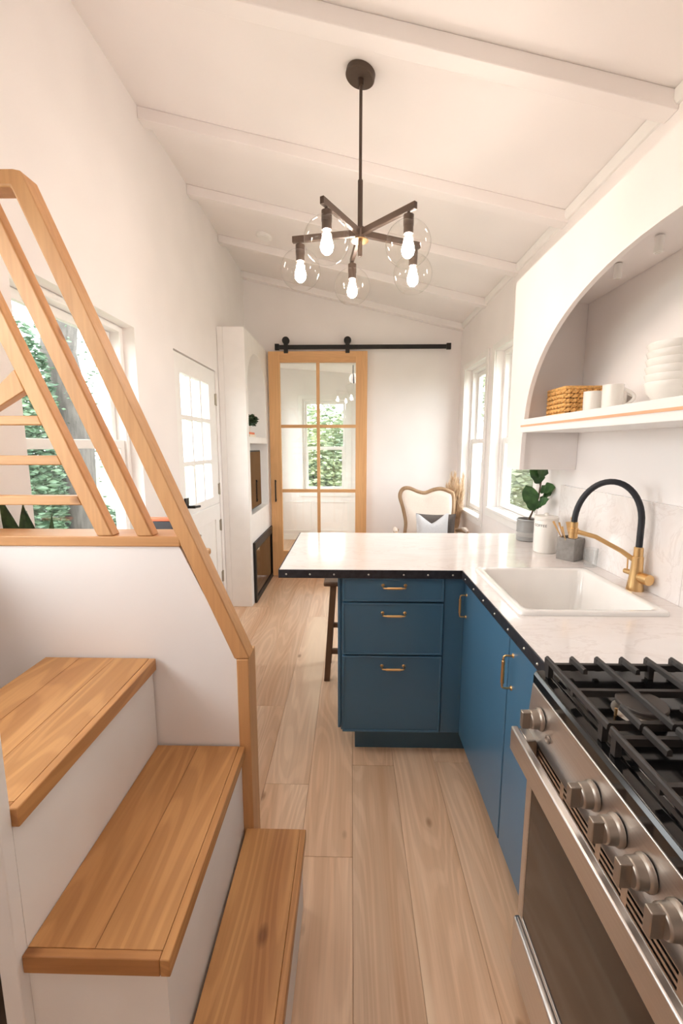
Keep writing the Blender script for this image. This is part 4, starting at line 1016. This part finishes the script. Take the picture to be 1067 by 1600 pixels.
pg = thing('pampas_grass', 'dried pampas plumes in floor vase beside the armchair', 'plant', (1.075, 4.50, 0))
bm = nb(); lathe(bm, [(0.05, 0.0), (0.065, 0.02), (0.068, 0.20), (0.05, 0.34), (0.032, 0.40), (0.036, 0.42), (0.028, 0.42), (0.026, 0.38)], (1.075, 4.50, 0.0), 28); part(pg, 'vase', bm, 'clay')
rng = random.Random(8)
for k in range(16):
    tx, ty, tz = 1.055 + rng.uniform(-0.075, 0.065), 4.46 + rng.uniform(-0.14, 0.12), rng.uniform(0.98, 1.17)
    bm = nb(); b_ = Vector((1.075, 4.50, 0.30)); t_ = Vector((tx, ty, tz))
    tube(bm, [b_, b_.lerp(t_, 0.5), t_], 0.002, 5)
    for i in range(320):
        f = rng.uniform(0.42, 1.0); p = b_.lerp(t_, f); rad = 0.042 * math.sin(math.pi * min(1, (f - 0.38) / 0.66)) + 0.004
        a = rng.uniform(0, 6.283); q = p + Vector((math.cos(a) * rad, math.sin(a) * rad, rng.uniform(0.03, 0.075))); s_ = Vector((-math.sin(a), math.cos(a), 0)) * 0.0022
        vv = [bm.verts.new(x_) for x_ in (p - s_, p + s_, q + s_ * 0.5, q - s_ * 0.5)]; bm.faces.new(vv)
    part(pg, 'plume', bm, 'pampas', smooth=0)

# ------------------------------------------------------------------ outdoors
bm = nb(); box(bm, -40, 40, -30, 60, -0.9, -0.7); o = struct('ground', bm, 'grass')
def tree(name, lb, c, h, r, crown, n, size, seed, m='ivy', ivy=0, cat='tree', group='trees outside the windows'):
    t_ = thing(name, lb, cat, (c[0], c[1], -0.7), group); rg_ = random.Random(seed)
    bm = nb(); pts = []; rr = []
    for k in range(9):
        f = k / 8; pts.append((c[0] + rg_.uniform(-.06, .06), c[1] + rg_.uniform(-.06, .06), -0.7 + h * f)); rr.append(r * (1.15 - 0.5 * f) if k else r * 1.5)
    tube(bm, pts, rr, 14); part(t_, 'trunk', bm, 'bark', smooth=60)
    bm = nb()
    for (ox, oy, oz, rx, ry, rz, w_) in crown: leaf_cloud(bm, (c[0] + ox, c[1] + oy, oz), (rx, ry, rz), int(n * w_), size, rg_)
    for k in range(ivy):
        a = rg_.uniform(0, 6.283); z_ = rg_.uniform(-0.6, h * 0.85 - 0.7); q = r * 1.02 + rg_.uniform(0, 0.10)
        if math.cos(a + 0.4) > 0.75 - 0.2 * math.sin(z_ * 2): continue
        leaf_cloud(bm, (c[0] + q * math.cos(a), c[1] + q * math.sin(a), z_), (0.06, 0.06, 0.06), 2, size * 0.6, rg_)
    part(t_, 'foliage', bm, m, smooth=0, stuff=True)
tree('ivy_tree', 'ivy covered tree trunk outside the stair window', (-3.40, 5.40), 6.5, 0.21, [(-0.10, -0.62, 1.3, 0.28, 0.42, 1.5, 0.9), (0.2, 0, 5.2, 1.4, 1.4, 0.8, 0.3), (-0.9, -0.9, 0.1, 0.9, 0.8, 0.9, 0.45)], 6500, 0.05, 1, ivy=700)
def shrub(lb, c, rad, n, size, seed, m='hedge'):
    t_ = thing('shrub', lb, 'shrub', (c[0], c[1], -0.7), 'shrubs outside the windows'); rg_ = random.Random(seed)
    bm = nb()
    for k in range(5): tube(bm, [(c[0] + rg_.uniform(-.1, .1), c[1] + rg_.uniform(-.1, .1), -0.7), (c[0] + rg_.uniform(-.5, .5) * rad[0], c[1] + rg_.uniform(-.5, .5) * rad[1], c[2] + rad[2] * 0.4)], [0.04, 0.015], 6)
    part(t_, 'branch', bm, 'bark', smooth=60)
    bm = nb(); leaf_cloud(bm, c, rad, n, size, rg_); part(t_, 'foliage', bm, m, smooth=0, stuff=True)
shrub('dense green shrub filling the back room window', (-0.2, 9.6, 0.75), (1.7, 0.7, 1.45), 9000, 0.075, 21)
shrub('tall loose shrub behind the back room window', (-1.3, 11.5, 1.3), (1.2, 0.8, 2.1), 4000, 0.09, 22)
shrub('leafy shrub outside the right windows', (4.6, 9.4, 1.0), (1.2, 2.2, 1.9), 9000, 0.09, 23)
shrub('light green shrub close outside the window beyond the arch', (2.7, 5.3, 1.0), (0.7, 1.6, 1.6), 7500, 0.07, 24)
shrub('low shrub left of the ivy tree outside', (-4.6, 6.6, -0.1), (1.3, 1.2, 0.8), 4000, 0.08, 25, 'ivy')
tree('garden_tree', 'slim tree beyond the right hand windows', (5.2, 13.5), 5.5, 0.16, [(0, 0, 3.4, 1.7, 1.7, 1.8, 1.0)], 4500, 0.10, 4, 'hedge')
